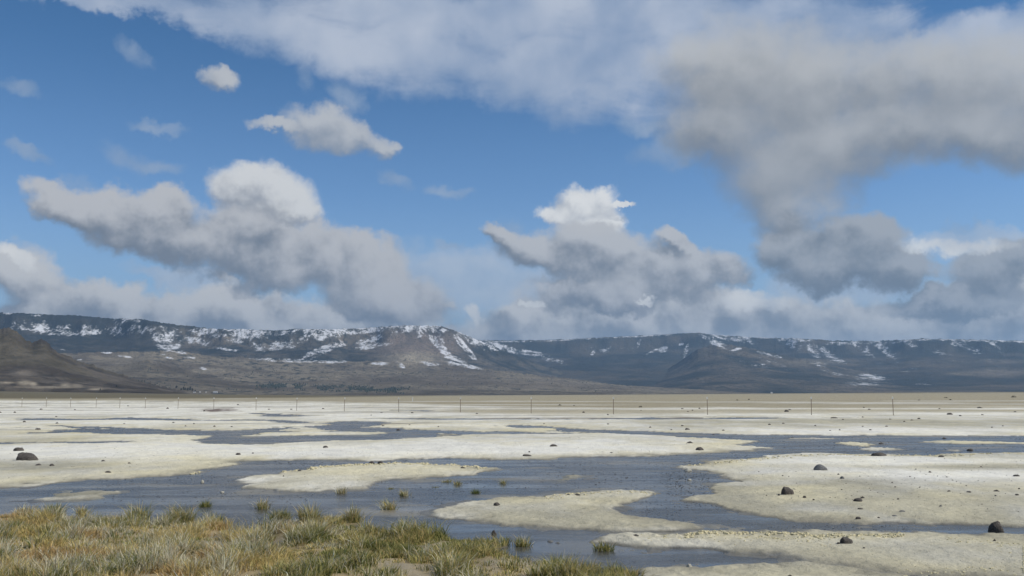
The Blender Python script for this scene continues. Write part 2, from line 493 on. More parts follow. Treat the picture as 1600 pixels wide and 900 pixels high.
azs = np.concatenate([np.arange(-180, -36, 3.0), np.arange(-36, -30, 0.3), np.arange(-30, 30.0, 0.055), np.arange(30, 36, 0.3), np.arange(36, 180, 3.0)])
azs = np.radians(azs)
Vs = np.concatenate([np.arange(920, 660, -0.62), np.arange(660, 626, -0.25)])
rr = FPX * CAM_H / (Vs - 618.0)
rr = np.concatenate([[0.4, 1.5, 3, 4.5, 6, 7.2], rr, np.geomspace(320, 2600, 90), np.geomspace(2800, 30000, 16)])
nA, nR = len(azs), len(rr)
Rg, Ag = np.meshgrid(rr, azs, indexing='ij')
X, Y = Rg * np.sin(Ag), Rg * np.cos(Ag)
Z, SDF, GSF = ground_z(X.ravel(), Y.ravel())
X, Y = X.ravel(), Y.ravel()


def grid_mesh(name, X, Y, Z, nR, nA, wrap=False):
    idx = np.arange(nR * nA).reshape(nR, nA)
    if wrap:
        nxt = np.roll(idx, -1, axis=1)
        a, b, c, d = idx[:-1], idx[1:], nxt[1:], nxt[:-1]
    else:
        a, b, c, d = idx[:-1, :-1], idx[1:, :-1], idx[1:, 1:], idx[:-1, 1:]
    F = np.stack([a, d, c, b], axis=-1).reshape(-1, 4)
    return raw_mesh(name, np.stack([X, Y, Z], -1), F, smooth=True)


def raw_mesh(name, V, F, smooth=False):
    me = bpy.data.meshes.new(name)
    V = np.asarray(V, dtype=np.float32)
    F = np.asarray(F, dtype=np.int32)
    me.vertices.add(len(V))
    me.vertices.foreach_set('co', V.ravel())
    k = F.shape[1]
    me.loops.add(F.size)
    me.loops.foreach_set('vertex_index', F.ravel())
    me.polygons.add(len(F))
    me.polygons.foreach_set('loop_start', np.arange(0, F.size, k, dtype=np.int32))
    try:
        me.polygons.foreach_set('loop_total', np.full(len(F), k, dtype=np.int32))
    except Exception:
        pass
    me.update(calc_edges=True)
    me.polygons.foreach_set('use_smooth', np.full(len(F), smooth, dtype=bool))
    me.update()
    return me


def set_col(me, name, C):
    at_ = me.attributes.new(name, 'FLOAT_COLOR', 'POINT')
    C4 = np.ones((len(C), 4), dtype=np.float32)
    C4[:, :3] = C
    at_.data.foreach_set('color', C4.ravel())


def set_f(me, name, F):
    at_ = me.attributes.new(name, 'FLOAT', 'POINT')
    at_.data.foreach_set('value', np.asarray(F, dtype=np.float32))


def lerp(a, b, t):
    t = np.asarray(t)[..., None]
    return a * (1 - t) + np.asarray(b) * t


# surface kinds over the ground: salt crust, damp grey silt, yellow efflorescence, dry plain
U, V = project(X, Y, Z)
n1 = fbm(X * 0.35, Y * 0.12, 4, 61)
n2 = fbm(X * 1.2, Y * 0.8, 4, 63)
n3 = fbm(X * 0.05, Y * 0.02, 4, 65)
WHITE = np.array([0.74, 0.72, 0.645])
GREY = np.array([0.37, 0.350, 0.275])
YEL = np.array([0.63, 0.565, 0.36])
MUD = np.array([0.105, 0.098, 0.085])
damp = 0.40 + 0.38 * n1 + 0.26 * n2
# broad zones: (u, v, ru, rv, +damp / -white)
for u, v, ru, rv, a in [(180, 706, 300, 8, -0.8), (60, 728, 260, 8, 0.7), (100, 742, 160, 9, 0.1), (650, 702, 380, 9, -0.75), (820, 684, 120, 4, 0.4), (620, 713, 300, 4, 0.1),
                        (1420, 721, 260, 5, -0.7), (1530, 729, 140, 5, 0.65), (1480, 741, 240, 7, -0.65), (1330, 752, 100, 9, 0.45), (1400, 782, 340, 30, 0.65), (1150, 780, 120, 20, 0.5), (1400, 810, 260, 12, 0.3),
                        (1300, 865, 340, 26, 0.7), (1250, 893, 250, 10, 0.7), (900, 808, 200, 18, 0.65), (880, 780, 120, 8, -0.1), (1010, 820, 90, 6, 0.4),
                        (1350, 660, 420, 6, 0.75), (1400, 672, 330, 4, -0.55), (950, 662, 260, 6, -0.25), (1350, 644, 300, 4, -0.1), (560, 646, 500, 5, -0.35), (150, 640, 300, 8, -0.45), (1500, 634, 260, 2.2, -0.2), (1500, 646, 200, 2, -0.4), (1500, 641, 200, 1.5, 0.3),
                        (110, 686, 220, 5, 0.25), (560, 760, 80, 8, -0.1), (480, 758, 120, 6, 0.15), (250, 660, 240, 3, -0.5), (900, 640, 300, 3, 0.25)]:
    damp = damp + a * np.exp(-((U - u) / ru) ** 2 - ((V - v) / rv) ** 2)
streak = fbm(X * 0.012, Y * 0.16, 4, 71)
damp = damp + np.where(Rg.ravel() > 40, 0.30 * streak, 0)
C = lerp(np.broadcast_to(WHITE, (len(X), 3)), GREY, np.clip(damp, 0, 1))
# yellow along rims and on the islands
yl = 0.10 + 0.22 * np.exp(-((SDF - 0.5) / 0.8) ** 2) + 0.28 * n2
for u, v, ru, rv, a in [(560, 732, 220, 12, 0.75), (300, 722, 110, 16, 0.6), (60, 750, 130, 10, 0.4), (1120, 695, 80, 7, 0.6), (1150, 724, 70, 9, 0.5), (1250, 765, 60, 20, 0.35), (1050, 832, 60, 5, 0.2), (1250, 836, 200, 6, 0.75), (1540, 850, 80, 14, 0.4), (1440, 888, 90, 6, 0.4), (900, 782, 130, 10, 0.6), (250, 678, 300, 14, 0.45), (850, 671, 80, 5, 0.6), (700, 663, 200, 5, 0.3), (1400, 776, 150, 8, 0.3), (1340, 693, 50, 5, 0.8), (1560, 691, 120, 3, 0.7)]:
    yl = yl + a * np.exp(-((U - u) / ru) ** 2 - ((V - v) / rv) ** 2)
C = lerp(C, YEL, np.clip(yl, 0, 0.85) * 0.8)
# wet edge, darkened further by painted shade under the low bank
wet_shade = np.exp(-(np.maximum(SDF, 0) / (0.07 + 0.10 * np.clip(n2 + 0.5, 0, 1.5))) ** 2) * (SDF < 1)
C = lerp(C, MUD * 1.0, np.clip(wet_shade, 0, 1) * 0.85)
lowz = sstep(0.020, 0.003, Z) * (Rg.ravel() < 80)
C = lerp(C, MUD * 1.15, lowz * 0.9)
C = np.where((SDF <= -0.6)[:, None], MUD, C)
dampband = 0.45 * np.exp(-((SDF - 0.2) / 0.5) ** 2) * (V > 700) * sstep(0.05, 0.0, Z - 0.06)
C = lerp(C, np.array([0.27, 0.25, 0.19]), np.clip(dampband * (0.8 + n2), 0, 0.7))
shoal = np.exp(-((U - 115) / 75) ** 4 - ((V - 774) / 10) ** 4) + np.exp(-((U - 888) / 22) ** 4 - ((V - 745) / 7) ** 4)
C = lerp(C, np.array([0.25, 0.235, 0.175]), np.clip(shoal * (0.7 + 0.4 * n2), 0, 0.9))
# thin dark puddled streaks on the far flat and brown mud pools
st = fbm(X * 0.02 + 5, Y * 0.30, 4, 81)
strk = sstep(0.42, 0.62, st) * (Rg.ravel() > 48) * (V > 627) * (U < 1100) * 0.75
C = lerp(C, np.array([0.17, 0.15, 0.13]), strk)
mud = np.clip(1.5 * np.exp(-((U - 342) / 34) ** 2 - ((V - 641) / 3.0) ** 2) + 0.9 * np.exp(-((U - 665) / 40) ** 2 - ((V - 642.3) / 0.9) ** 2) + np.exp(-((U - 350) / 60) ** 2 - ((V - 637) / 1.2) ** 2) * 0.6 + 0.6 * n2 - 0.5, 0, 1)
C = lerp(C, np.array([0.13, 0.095, 0.08]), mud * (np.abs(V - 641) < 9))
# dry plain beyond the salt: tan, then olive brown
DRY = np.array([0.30, 0.262, 0.175])
OLV = np.array([0.115, 0.098, 0.055])
tanline = np.interp(U, [0, 200, 500, 640, 800, 1000, 1200, 1600], [625.5, 626, 627, 631, 638, 637, 636, 634])
tt = sstep(2.0, -1.5, V - tanline - n3 * 1.5 - streak * 1.2)
C = lerp(C, DRY * 1.0, tt * 0.92)
half = np.exp(-((V - (tanline + 5)) / 4.5) ** 2) * sstep(450, 900, U) * (Rg.ravel() > 60)
C = lerp(C, DRY * 1.25, np.clip(half * (0.5 + streak), 0, 0.7))
# pale salt lines in the dry zone
pl = np.zeros(len(X))
for u0, u1, v, w in [(600, 1000, 627.0, 0.35), (700, 960, 632.6, 0.4), (1000, 1300, 628.2, 0.35), (1200, 1500, 629.5, 0.6), (1380, 1700, 626.5, 0.35), (1300, 1700, 631.0, 0.5), (700, 820, 635.5, 0.5), (800, 1240, 638.3, 0.5), (170, 260, 622.0, 0.3), (340, 390, 623.0, 0.3)]:
    pl = np.maximum(pl, sstep(u0 - 40, u0 + 40, U) * sstep(u1 + 60, u1 - 60, U) * np.exp(-((V - v - 0.4 * n3) / w) ** 2))
C = lerp(C, WHITE * 0.85, pl * 0.85)
ol = sstep(1.5, -1.5, V - np.interp(U, [0, 200, 400, 600, 700, 1000, 1600], [622.5, 622.8, 622, 619.5, 618, 616, 613]) + n3)
C = lerp(C, OLV, ol * 0.9)
C = C * (1 + 0.10 * n2[:, None]) * (1 + 0.06 * fbm(X * 7, Y * 7, 2, 91)[:, None])
# litter under the grass
lit = sstep(-0.05, 0.25, GSF)
LIT = np.array([0.30, 0.24, 0.14]) * (1 + 0.35 * n2[:, None])
C = np.where(lit[:, None] > 0, C * (1 - lit[:, None]) + LIT * lit[:, None], C)
C = np.clip(C, 0.01, 0.78)
gm = grid_mesh("ground", X, Y, Z, nR, nA, wrap=True)
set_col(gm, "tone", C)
Zg2, Sg2, Gg2 = Z.reshape(nR, nA), SDF.reshape(nR, nA), GSF.reshape(nR, nA)
set_f(gm, "shore", np.clip(SDF, -1, 5))
ground = bpy.data.objects.new("ground", gm)
ground['kind'] = 'structure'
COL.objects.link(ground)

m = bpy.data.materials.new("salt and silt")
m.use_nodes = True
N = NT(m.node_tree)
bs = N.n['Principled BSDF']
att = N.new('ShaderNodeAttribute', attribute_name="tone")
geo = N.new('ShaderNodeNewGeometry')
pos = geo.outputs['Position']
g1 = N.noise(pos, 9.0, 6, 0.65)
g2 = N.noise(pos, 55.0, 3, 0.6)
g3 = N.noise(N.vmath('MULTIPLY', pos, (1, 0.5, 1)), 1.7, 5, 0.6)
f = N.math('MULTIPLY_ADD', g1, 0.30, 0.85)
f = N.math('MULTIPLY', f, N.math('MULTIPLY_ADD', g2, 0.24, 0.88))
f = N.math('MULTIPLY', f, N.math('MULTIPLY_ADD', g3, 0.50, 0.75))
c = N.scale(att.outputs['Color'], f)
speck = N.smooth(N.noise(pos, 26.0, 2, 0.5), 0.69, 0.74)
c = N.mix(N.math('MULTIPLY', speck, 0.45), c, (0.09, 0.085, 0.07))
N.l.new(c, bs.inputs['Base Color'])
sh_ = N.new('ShaderNodeAttribute', attribute_name="shore")
rg = N.smooth(sh_.outputs['Fac'], 0.0, 0.15, 0.35, 0.92)
N.l.new(rg, bs.inputs['Roughness'])
bs.inputs['Specular IOR Level'].default_value = 0.25
bmp = N.new('ShaderNodeBump')
bmp.inputs['Strength'].default_value = 0.8
bmp.inputs['Distance'].default_value = 0.03
vor = N.new('ShaderNodeTexVoronoi', feature='DISTANCE_TO_EDGE')
N.l.new(pos, vor.inputs['Vector'])
vor.inputs['Scale'].default_value = 7.0
crk = N.smooth(vor.outputs[0], 0.0, 0.06, 0.0, 0.05)
N.l.new(N.math('ADD', N.math('ADD', g1, crk), N.math('MULTIPLY', g2, 0.35)), bmp.inputs['Height'])
N.l.new(bmp.outputs[0], bs.inputs['Normal'])
gm.materials.append(m)



def glook(x, y):
    """height, shore distance and grass distance of the built ground sheet (bilinear)"""
    x, y = np.asarray(x, float), np.asarray(y, float)
    r, a = np.hypot(x, y), np.arctan2(x, y)
    i = np.clip(np.searchsorted(rr, r) - 1, 0, nR - 2)
    j = np.clip(np.searchsorted(azs, a) - 1, 0, nA - 2)
    t = np.clip((r - rr[i]) / (rr[i + 1] - rr[i]), 0, 1)
    u = np.clip((a - azs[j]) / (azs[j + 1] - azs[j]), 0, 1)
    f = lambda A: (A[i, j] * (1 - t) + A[i + 1, j] * t) * (1 - u) + (A[i, j + 1] * (1 - t) + A[i + 1, j + 1] * t) * u
    return f(Zg2), f(Sg2), f(Gg2)


# ------------------------------------------------------------------ brine
wr = np.concatenate([[0.5, 3, 6], np.geomspace(8, 150, 60), [200, 260]])
wa_ = np.radians(np.arange(-180, 180, 3.0))
Rw, Aw = np.meshgrid(wr, wa_, indexing='ij')
wm = grid_mesh("water", (Rw * np.sin(Aw)).ravel(), (Rw * np.cos(Aw)).ravel(), np.zeros(Rw.size), len(wr), len(wa_), wrap=True)
water = bpy.data.objects.new("water", wm)
water['kind'] = 'structure'
COL.objects.link(water)
m = bpy.data.materials.new("shallow brine over black mud")
m.use_nodes = True
N = NT(m.node_tree)
bs = N.n['Principled BSDF']
geo = N.new('ShaderNodeNewGeometry')
pos = geo.outputs['Position']
st_ = N.vmath('MULTIPLY', pos, (1.0, 1.0, 1))
w1 = N.noise(N.vmath('MULTIPLY', pos, (0.35, 0.5, 1)), 1.0, 5, 0.6)
w2 = N.noise(N.vmath('MULTIPLY', pos, (2.2, 4.0, 1)), 1.0, 6, 0.7, dist=0.6)
w3 = N.noise(pos, 22.0, 2, 0.5)
mudf = N.smooth(w1, 0.50, 0.66)
base = N.mix(mudf, (0.070, 0.070, 0.066), (0.22, 0.20, 0.155))
N.l.new(N.mix(N.smooth(w3, 0.62, 0.70, 0, 0.7), base, (0.015, 0.015, 0.017)), bs.inputs['Base Color'])
calm = N.smooth(N.noise(N.vmath('MULTIPLY', pos, (0.22, 0.9, 1)), 1.0, 3, 0.5), 0.40, 0.62)
ro = N.math('MULTIPLY_ADD', N.smooth(w2, 0.35, 0.7), 0.14, N.math('MULTIPLY_ADD', calm, -0.13, 0.19))
ro = N.math('MULTIPLY_ADD', mudf, 0.15, ro)
N.l.new(ro, bs.inputs['Roughness'])
bs.inputs['IOR'].default_value = 1.34
bmp = N.new('ShaderNodeBump')
N.l.new(N.math('MULTIPLY_ADD', calm, -0.50, 0.6), bmp.inputs['Strength'])
bmp.inputs['Distance'].default_value = 0.03
N.l.new(N.math('ADD', w2, N.math('MULTIPLY', w3, 0.35)), bmp.inputs['Height'])
N.l.new(bmp.outputs[0], bs.inputs['Normal'])
wm.materials.append(m)
# ------------------------------------------------------------------ mountains
def ridge(pts):
    """crest drawn on the photograph -> (azimuths, elevation tangents)"""
    a = [azel(px, py) for px, py in pts]
    return np.array([q[0] for q in a]), np.tan(np.array([q[1] for q in a]))


LAYERS = [
    # name, crest, crest distance, foot distance, profile exponent, gully strength
    ('far rim', [(-400, 560), (500, 560), (690, 536), (740, 531), (780, 531.5), (840, 531), (900, 529), (960, 526), (1000, 524), (1050, 521.5), (1090, 519.5), (1105, 522), (1150, 525), (1200, 527.5), (1250, 528.5), (1300, 531.5), (1360, 532.5), (1400, 531), (1440, 529), (1500, 529.5), (1560, 531), (1620, 532), (2000, 535), (2600, 545)], 11000, 5600, 1.5, 0.22),
    ('near mesa', [(-1200, 500), (-300, 480), (0, 487.5), (60, 490), (120, 492.5), (172, 497), (215, 497.5), (250, 503), (290, 508.5), (330, 512.5), (400, 514.5), (440, 515.5), (470, 513), (520, 514), (560, 512.5), (610, 509), (640, 507.5), (690, 508.5), (705, 514), (735, 526), (770, 540), (800, 553), (840, 567), (880, 581), (920, 594), (960, 604), (1000, 612), (1060, 622), (1200, 640), (2600, 700)], 8200, 4700, 1.35, 0.30),
    ('spur', [(-400, 700), (940, 640), (980, 606), (1020, 590), (1060, 566), (1090, 545), (1120, 536), (1160, 541), (1200, 549), (1260, 562), (1330, 577), (1420, 590), (1500, 600), (1600, 612), (2600, 660)], 9000, 5300, 1.15, 0.25),
    ('middle hills', [(-1200, 560), (0, 556), (80, 552), (120, 551), (165, 549), (240, 549), (265, 546), (290, 549), (330, 556), (400, 560), (450, 563), (540, 565), (620, 563), (700, 568), (760, 576), (830, 585), (900, 592), (960, 601), (1050, 606), (1150, 611), (1300, 620), (2600, 660)], 6000, 3900, 1.0, 0.38),
    ('low hills', [(-1200, 590), (0, 575), (100, 574), (190, 571), (230, 561), (270, 574), (320, 584), (380, 592), (440, 596), (520, 599), (600, 600), (680, 603), (760, 606), (860, 609), (1000, 614), (1200, 620), (2600, 660)], 4700, 3500, 0.9, 0.30),
    ('brown hill', [(-1500, 540), (-500, 500), (-120, 505), (-40, 510), (0, 511), (8, 509.5), (18, 512), (28, 519), (40, 530), (52, 533), (60, 529), (70, 530), (79, 540), (90, 549), (104, 554), (118, 562), (150, 573), (185, 583), (220, 594), (250, 602), (290, 611), (340, 622), (700, 660), (2600, 700)], 3500, 2650, 0.8, 0.55),
]
maz = np.radians(np.concatenate([np.arange(-60, -31, 0.5), np.arange(-31, 31, 0.055), np.arange(31, 60, 0.5)]))
mr = np.concatenate([np.linspace(2500, 3700, 90), np.linspace(3715, 6200, 110), np.linspace(6225, 9300, 100), np.linspace(9330, 11600, 60), np.linspace(11700, 15000, 8)])
Rm, Am = np.meshgrid(mr, maz, indexing='ij')
rm, am = Rm.ravel(), Am.ravel()
mx, my = rm * np.sin(am), rm * np.cos(am)
mz = np.full(len(rm), -60.0)
owner = np.full(len(rm), -1)
rel = np.zeros(len(rm))
wig = fbm(mx / 1500, my / 1500, 4, 101)
rid1 = ridged(mx / 900 + 3, my / 900, 5, 111)
rid2 = ridged(mx / 300, my / 300, 4, 121)
gul = ridged(am * 70, rm / 2600, 4, 131)          # drainage running down the slopes
for li, (nm, pts, Rc, Rb, ex, gs_) in enumerate(LAYERS):
    ca, ct = ridge(pts)
    t0 = np.interp(am, ca, ct)
    ts = sum(np.interp(am + o_, ca, ct) for o_ in np.radians([-2.4, -1.8, -1.2, -0.6, 0, 0.6, 1.2, 1.8, 2.4])) / 9
    rough = {0: 0.00045, 1: 0.00045, 2: 0.0005, 3: 0.0005, 4: 0.0004, 5: 0.0013}[li]
    Rcc = Rc * (1 + 0.045 * np.sin(am * 9 + li) + 0.02 * fbm(am * 25, am * 0 + li, 3, 160 + li))
    s = (rm - Rb) / (Rcc - Rb)
    sc = np.clip(s, 0, 1)
    t = ts + (t0 - ts) * sstep(0.55, 1.0, sc)
    t = t + sc ** 10 * (rough * fbm(am * 260, am * 3 + li, 3, 140 + li) + rough * 0.5 * fbm(am * 1200, am * 3 + li, 2, 150 + li))
    zc = CAM_H + t * Rcc
    if li < 2:      # talus slope under a rimrock cliff
        prof = 0.86 * sc ** ex + 0.14 * sstep(0.90, 0.985, sc)
    else:
        prof = sc ** ex
    carve = gs_ * (0.5 * (1 - rid1) + 0.34 * (1 - rid2) + 0.04 * (1 - gul)) * 4 * sc * (1 - sc) * 0.75
    zz = zc * prof * (1 - carve)
    if li == 5:
        zz = zz + (ridged(mx / 170, my / 170, 4, 171) - 0.5) * 16 * sstep(0.05, 0.4, sc) * (1 - sc)
    zz = np.where(s > 1, zc * (1 - 0.06 * (s - 1)) - 3, zz)
    zz = np.where(s < 0, -60, zz)
    base = plain_z(rm, am)
    zz = np.where(s >= 0, base * (1 - sc) ** 2 * 0.99 - 2.0 * (1 - sc) + zz, zz)
    up = zz > mz
    owner = np.where(up, li, owner)
    rel = np.where(up, s, rel)
    mz = np.maximum(mz, zz)

mU, mV = project(mx, my, mz)
a1 = fbm(mx / 260, my / 260, 5, 201)
a2 = fbm(mx / 75, my / 75, 4, 203)
a3 = fbm(mx / 1400, my / 1400, 4, 205)
a5 = fbm(mx / 45, my / 110, 4, 209)
a4 = fbm(mx / 26, my / 40, 3, 207)
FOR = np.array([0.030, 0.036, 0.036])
SCR = np.array([0.17, 0.145, 0.115])
TAN = np.array([0.225, 0.195, 0.148])
BRN = np.array([0.068, 0.054, 0.040])
SNO = np.array([0.78, 0.80, 0.84])
n = len(rm)
mc = np.zeros((n, 3))
f0 = lerp(np.broadcast_to(FOR, (n, 3)), SCR * 0.62, np.clip(0.22 + 0.6 * a1 + 0.45 * a3, 0, 1))  # far rim: cloud shade and lit dapples mixed into the wooded colour
f1 = lerp(np.broadcast_to(FOR, (n, 3)), SCR, np.clip(0.25 + 0.45 * a1 + 0.3 * a2 + 0.5 * sstep(560, 640, mU) * sstep(720, 690, mU) * sstep(520, 550, mV), 0, 1))  # extra scrub tone paints sunlight onto the pale peak
f3 = lerp(np.broadcast_to(SCR * 0.62, (n, 3)), TAN * 0.88, np.clip(0.5 + 0.9 * a1 + 0.4 * a2, 0, 1))
b1 = fbm(mx / 110, my / 160, 4, 215)
f5 = lerp(np.broadcast_to(BRN * 0.8, (n, 3)), SCR * 0.75, np.clip(0.3 + 0.5 * a1 + 0.6 * b1, 0, 1))
b2 = fbm(mx / 40, my / 60, 3, 219)
f5 = lerp(f5, BRN * 0.45, np.clip(sstep(0.15, 0.55, b2 + 0.3 * b1), 0, 0.7))
f5 = lerp(f5, np.array([0.085, 0.072, 0.042]), np.clip(0.5 * sstep(0.0, 0.5, fbm(mx / 300 + 8, my / 300, 3, 217)), 0, 1))
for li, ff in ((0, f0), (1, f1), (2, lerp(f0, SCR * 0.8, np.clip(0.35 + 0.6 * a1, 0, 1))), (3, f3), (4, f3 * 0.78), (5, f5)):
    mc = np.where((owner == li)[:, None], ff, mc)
# shade and woods painted dark on the upper left of the mesa and dark wooded base on the right
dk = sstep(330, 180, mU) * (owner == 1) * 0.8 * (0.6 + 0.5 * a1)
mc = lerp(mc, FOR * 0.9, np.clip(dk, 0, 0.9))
# juniper scatter on the lower hills
jun = sstep(0.52, 0.72, a4 + 0.35 * a1) * ((owner == 3) | (owner == 4) | (owner == 1) | (owner == 2)) * sstep(180, 260, mU)
mc = lerp(mc, FOR, jun * 0.8)
# snow: patches traced from the photograph (centre, half sizes, slope of the streak), broken up by noise
sn = np.full(n, -1.0)
for u, v, ru, rv, k, a in [
    (8, 489.5, 12, 1.5, 0, .9), (53, 493, 9, 1.6, 0, 1), (195, 500, 24, 4, 0, .75), (60, 512, 70, 9, .02, .55), (30, 503, 40, 3, .05, .5), (110, 511, 60, 5, .03, .62), (140, 520, 60, 4, -.03, .75), (200, 516, 50, 7, 0, .75), (190, 522, 40, 4, 0, .5),
    (262, 527, 22, 6, .1, 1.0), (263, 538, 18, 7, 0, .95), (270, 518, 20, 6, .25, .7), (255, 510, 9, 2, .1, .9), (310, 534, 24, 6, .15, .7), (360, 518, 46, 5, .03, .95), (400, 521, 40, 7, .0, .95), (330, 522, 50, 4, .15, .6), (380, 535, 30, 6, .2, .6), (350, 545, 40, 3, .15, .5), (445, 520, 22, 4, -.2, .8),
    (520, 515.5, 60, 3.5, 0, 1.0), (560, 517, 60, 5, -.05, .75), (500, 524, 60, 10, -.1, .45), (430, 541, 40, 8, -.1, .6), (508, 545, 25, 4, -.35, 1.1), (488, 556, 18, 4, -.2, .9), (530, 540, 20, 3, -.15, .6), (580, 541, 26, 3, -.15, .95), (575, 532, 26, 5, -.3, .7), (600, 525, 30, 4, -.2, .6), (640, 513.5, 34, 5, 0, .95), (675, 512, 20, 5.5, .1, 1.25), (670, 524, 50, 3, .1, .5), (652, 526, 5, 2, 0, 1),
    (688, 542, 17, 4.5, .9, 1.25), (690, 533, 4, 4, 1, 1.1), (718, 533, 8, 5, .9, 1.2), (728, 545, 14, 4.5, 1.1, 1.25), (735, 530, 26, 3.5, .55, 1.05), (745, 541, 20, 3, .5, .6), (710, 560, 22, 4, .3, .7), (730, 572, 26, 2.5, .2, .8),
    (460, 563, 60, 2.2, .03, 1.0), (525, 565, 18, 2, 0, 1.05), (595, 568, 14, 2, 0, .9), (625, 570, 8, 3, .5, .9), (672, 568, 12, 2.3, .1, 1.1), (705, 567, 10, 4, .1, .7),
    (275, 549.5, 14, 2.4, .1, 1.0), (260, 556, 14, 8, 0, .45), (195, 557, 12, 1.5, .1, .85), (166, 551, 8, 1.2, 0, .9), (124, 562, 4, 1.2, 0, .9), (294, 559, 10, 1.3, 0, .9), (315, 576, 14, 3, 0, .55), (98, 546.5, 5, 1, 0, .9),
    (770, 540, 30, 6, .25, .8), (790, 544, 20, 4, .1, .8), (815, 550, 40, 4, .15, .75), (860, 562, 30, 4, .2, .5), (800, 533.5, 50, 1.2, 0, .65), (900, 530.5, 60, 1.0, -.05, .75), (1000, 525.5, 60, 1.0, -.05, .75), (927, 551, 5, 3, -.8, .9), (943, 548, 9, 4, .3, .6), (998, 536, 4, 6, -1.5, .65), (1036, 546, 9, 4, -.1, .8), (1020, 549, 12, 2, -.4, .65), (1072, 548, 4, 7, -2, .9), (1064, 538, 4, 2, 0, .9), (960, 545, 60, 8, 0, .25),
    (1115, 533, 20, 5, .45, .95), (1128, 526, 18, 3, .25, .95), (1150, 530, 40, 4, .2, .6), (1150, 546, 9, 1.6, -.2, .95), (1160, 527, 14, 3, .3, .7), (1192, 552, 18, 2.5, .3, .7), (1245, 530, 22, 3.5, 0, 1.1), (1180, 526.5, 60, 1.5, .05, .75), (1240, 540, 20, 8, .3, .55), (1270, 548, 14, 8, .8, .7), (1290, 552, 20, 9, .8, .55), (1305, 560, 24, 7, .5, .45), (1345, 541, 18, 8, .7, .75), (1380, 543, 22, 9, .8, .65), (1420, 536, 16, 4, .4, .75), (1320, 537, 60, 4, 0, .5), (1360, 535, 60, 2, 0, .6),
    (1205, 555, 20, 2, .2, .7), (1280, 570, 20, 4, .3, .5), (1300, 583, 24, 4, .2, .4), (1360, 590, 40, 7, .05, .5), (1345, 600, 40, 5, 0, .4), (1440, 600, 30, 3, .1, .35), (1480, 531, 60, 1.5, 0, .7), (1560, 533, 60, 1.3, .02, 1.0), (1500, 538, 40, 6, .4, .5), (1555, 541, 14, 5, .8, .65), (1470, 552, 26, 7, .3, .3), (1520, 562, 60, 5, 0, .12), (1400, 575, 60, 10, .1, .15), (1200, 570, 70, 14, .2, .2)]:
    du = mU - u
    q = (du / (ru * 1.15)) ** 2 + ((mV - v - k * du) / (rv * 1.35)) ** 2
    sn = np.maximum(sn, a * 1.35 - 0.9 * q)
snow_p = (np.clip(sn, -0.9, 0.72) * 0.50 + 0.18 * a5 + 0.14 * a2 - 0.02)
snow_p = np.where(owner == 5, -1, np.maximum(snow_p, -0.6))
snow = 0 * sstep(0.30, 0.62, np.minimum(sn, 0.75) * 0.50 + 0.36 * a5 + 0.26 * a4 + 0.20 * a2 + 0.08) * np.where(sn > -0.3, 1, 0)
snow_p = np.maximum(snow_p, (-0.24 + 0.16 * a2 + 0.14 * a3 + 0.10 * sstep(545, 515, mV)) * np.where(((owner == 1) | (owner == 0) | (owner == 2)) & (mV < 572), 1, 0) + np.where(((owner == 1) | (owner == 0) | (owner == 2)) & (mV < 572), 0, -0.6))
snow = 0 * np.maximum(snow, sstep(0.50, 0.70, a2 * 0.55 + a4 * 0.5) * 0.6 * ((owner == 1) | (owner == 0)) * sstep(570, 535, mV) * sstep(0.1, 0.4, a3 + 0.5 * a1 + 0.3))
mc = lerp(mc, SNO, np.clip(snow, 0, 1) * 0.85 * (owner != 5))
# dark wooded strip hugging the rim
rimw = (owner == 1) * sstep(0.955, 0.99, rel) * sstep(-0.3, 0.2, a2 + 0.3)
mc = lerp(mc, FOR, rimw * 0.85)
# sunlight painted as paler earth on the slope left of the streaks, pale quarry cuts at the foot of the brown hill
for u, v, ru, rv, colr, a in [(655, 540, 70, 26, np.array([0.19, 0.15, 0.125]), .75), (650, 560, 44, 10, TAN * 1.35, .9), (38, 584, 24, 6, SCR * 1.0, .7), (38, 598, 10, 4, TAN * 1.5, .9), (52, 600, 6, 3, TAN * 1.7, .8), (70, 605, 60, 1.6, TAN * 1.7, .75), (103, 602, 8, 3, TAN * 1.7, .8), (120, 603, 9, 3, TAN * 1.6, .7), (150, 608, 12, 1.5, TAN * 1.8, .8), (12, 598, 14, 1.5, TAN * 1.6, .6),
                              (1560, 582, 50, 8, SCR * 1.0, .8), (1500, 584, 20, 2, TAN, .5), (860, 600, 80, 9, SCR * 1.0, .6), (1560, 565, 60, 4, SCR, .5), (1280, 566, 50, 4, TAN, .5), (320, 579, 24, 5, TAN * 1.4, .6), (700, 590, 90, 9, SCR, .4)]:
    q = np.exp(-(((mU - u) / ru) ** 2 + ((mV - v) / rv) ** 2) ** 1.5)
    mc = lerp(mc, colr, np.clip(q * a + 0.35 * a2 * q, 0, 1))
mc = np.clip(mc, 0.012, 0.82)
mm = grid_mesh("mountains", mx, my, mz, len(mr), len(maz))
set_col(mm, "tone", mc)
set_f(mm, "snowiness", snow_p)
set_f(mm, "scrub", (((owner == 3) | (owner == 4)) * 0.6 + ((owner == 0) | (owner == 1) | (owner == 2)) * 0.9 + (owner == 5) * 0.35) * np.ones(n))
mo = bpy.data.objects.new("mountains", mm)
mo['kind'] = 'structure'
COL.objects.link(mo)
m = bpy.data.materials.new("mountain slopes")
m.use_nodes = True
N = NT(m.node_tree)
bs = N.n['Principled BSDF']
att = N.new('ShaderNodeAttribute', attribute_name="tone")
geo = N.new('ShaderNodeNewGeometry')
pk = N.scale(geo.outputs['Position'], 0.001)
k1 = N.noise(pk, 22.0, 6, 0.65)
k2 = N.noise(pk, 60.0, 3, 0.6)
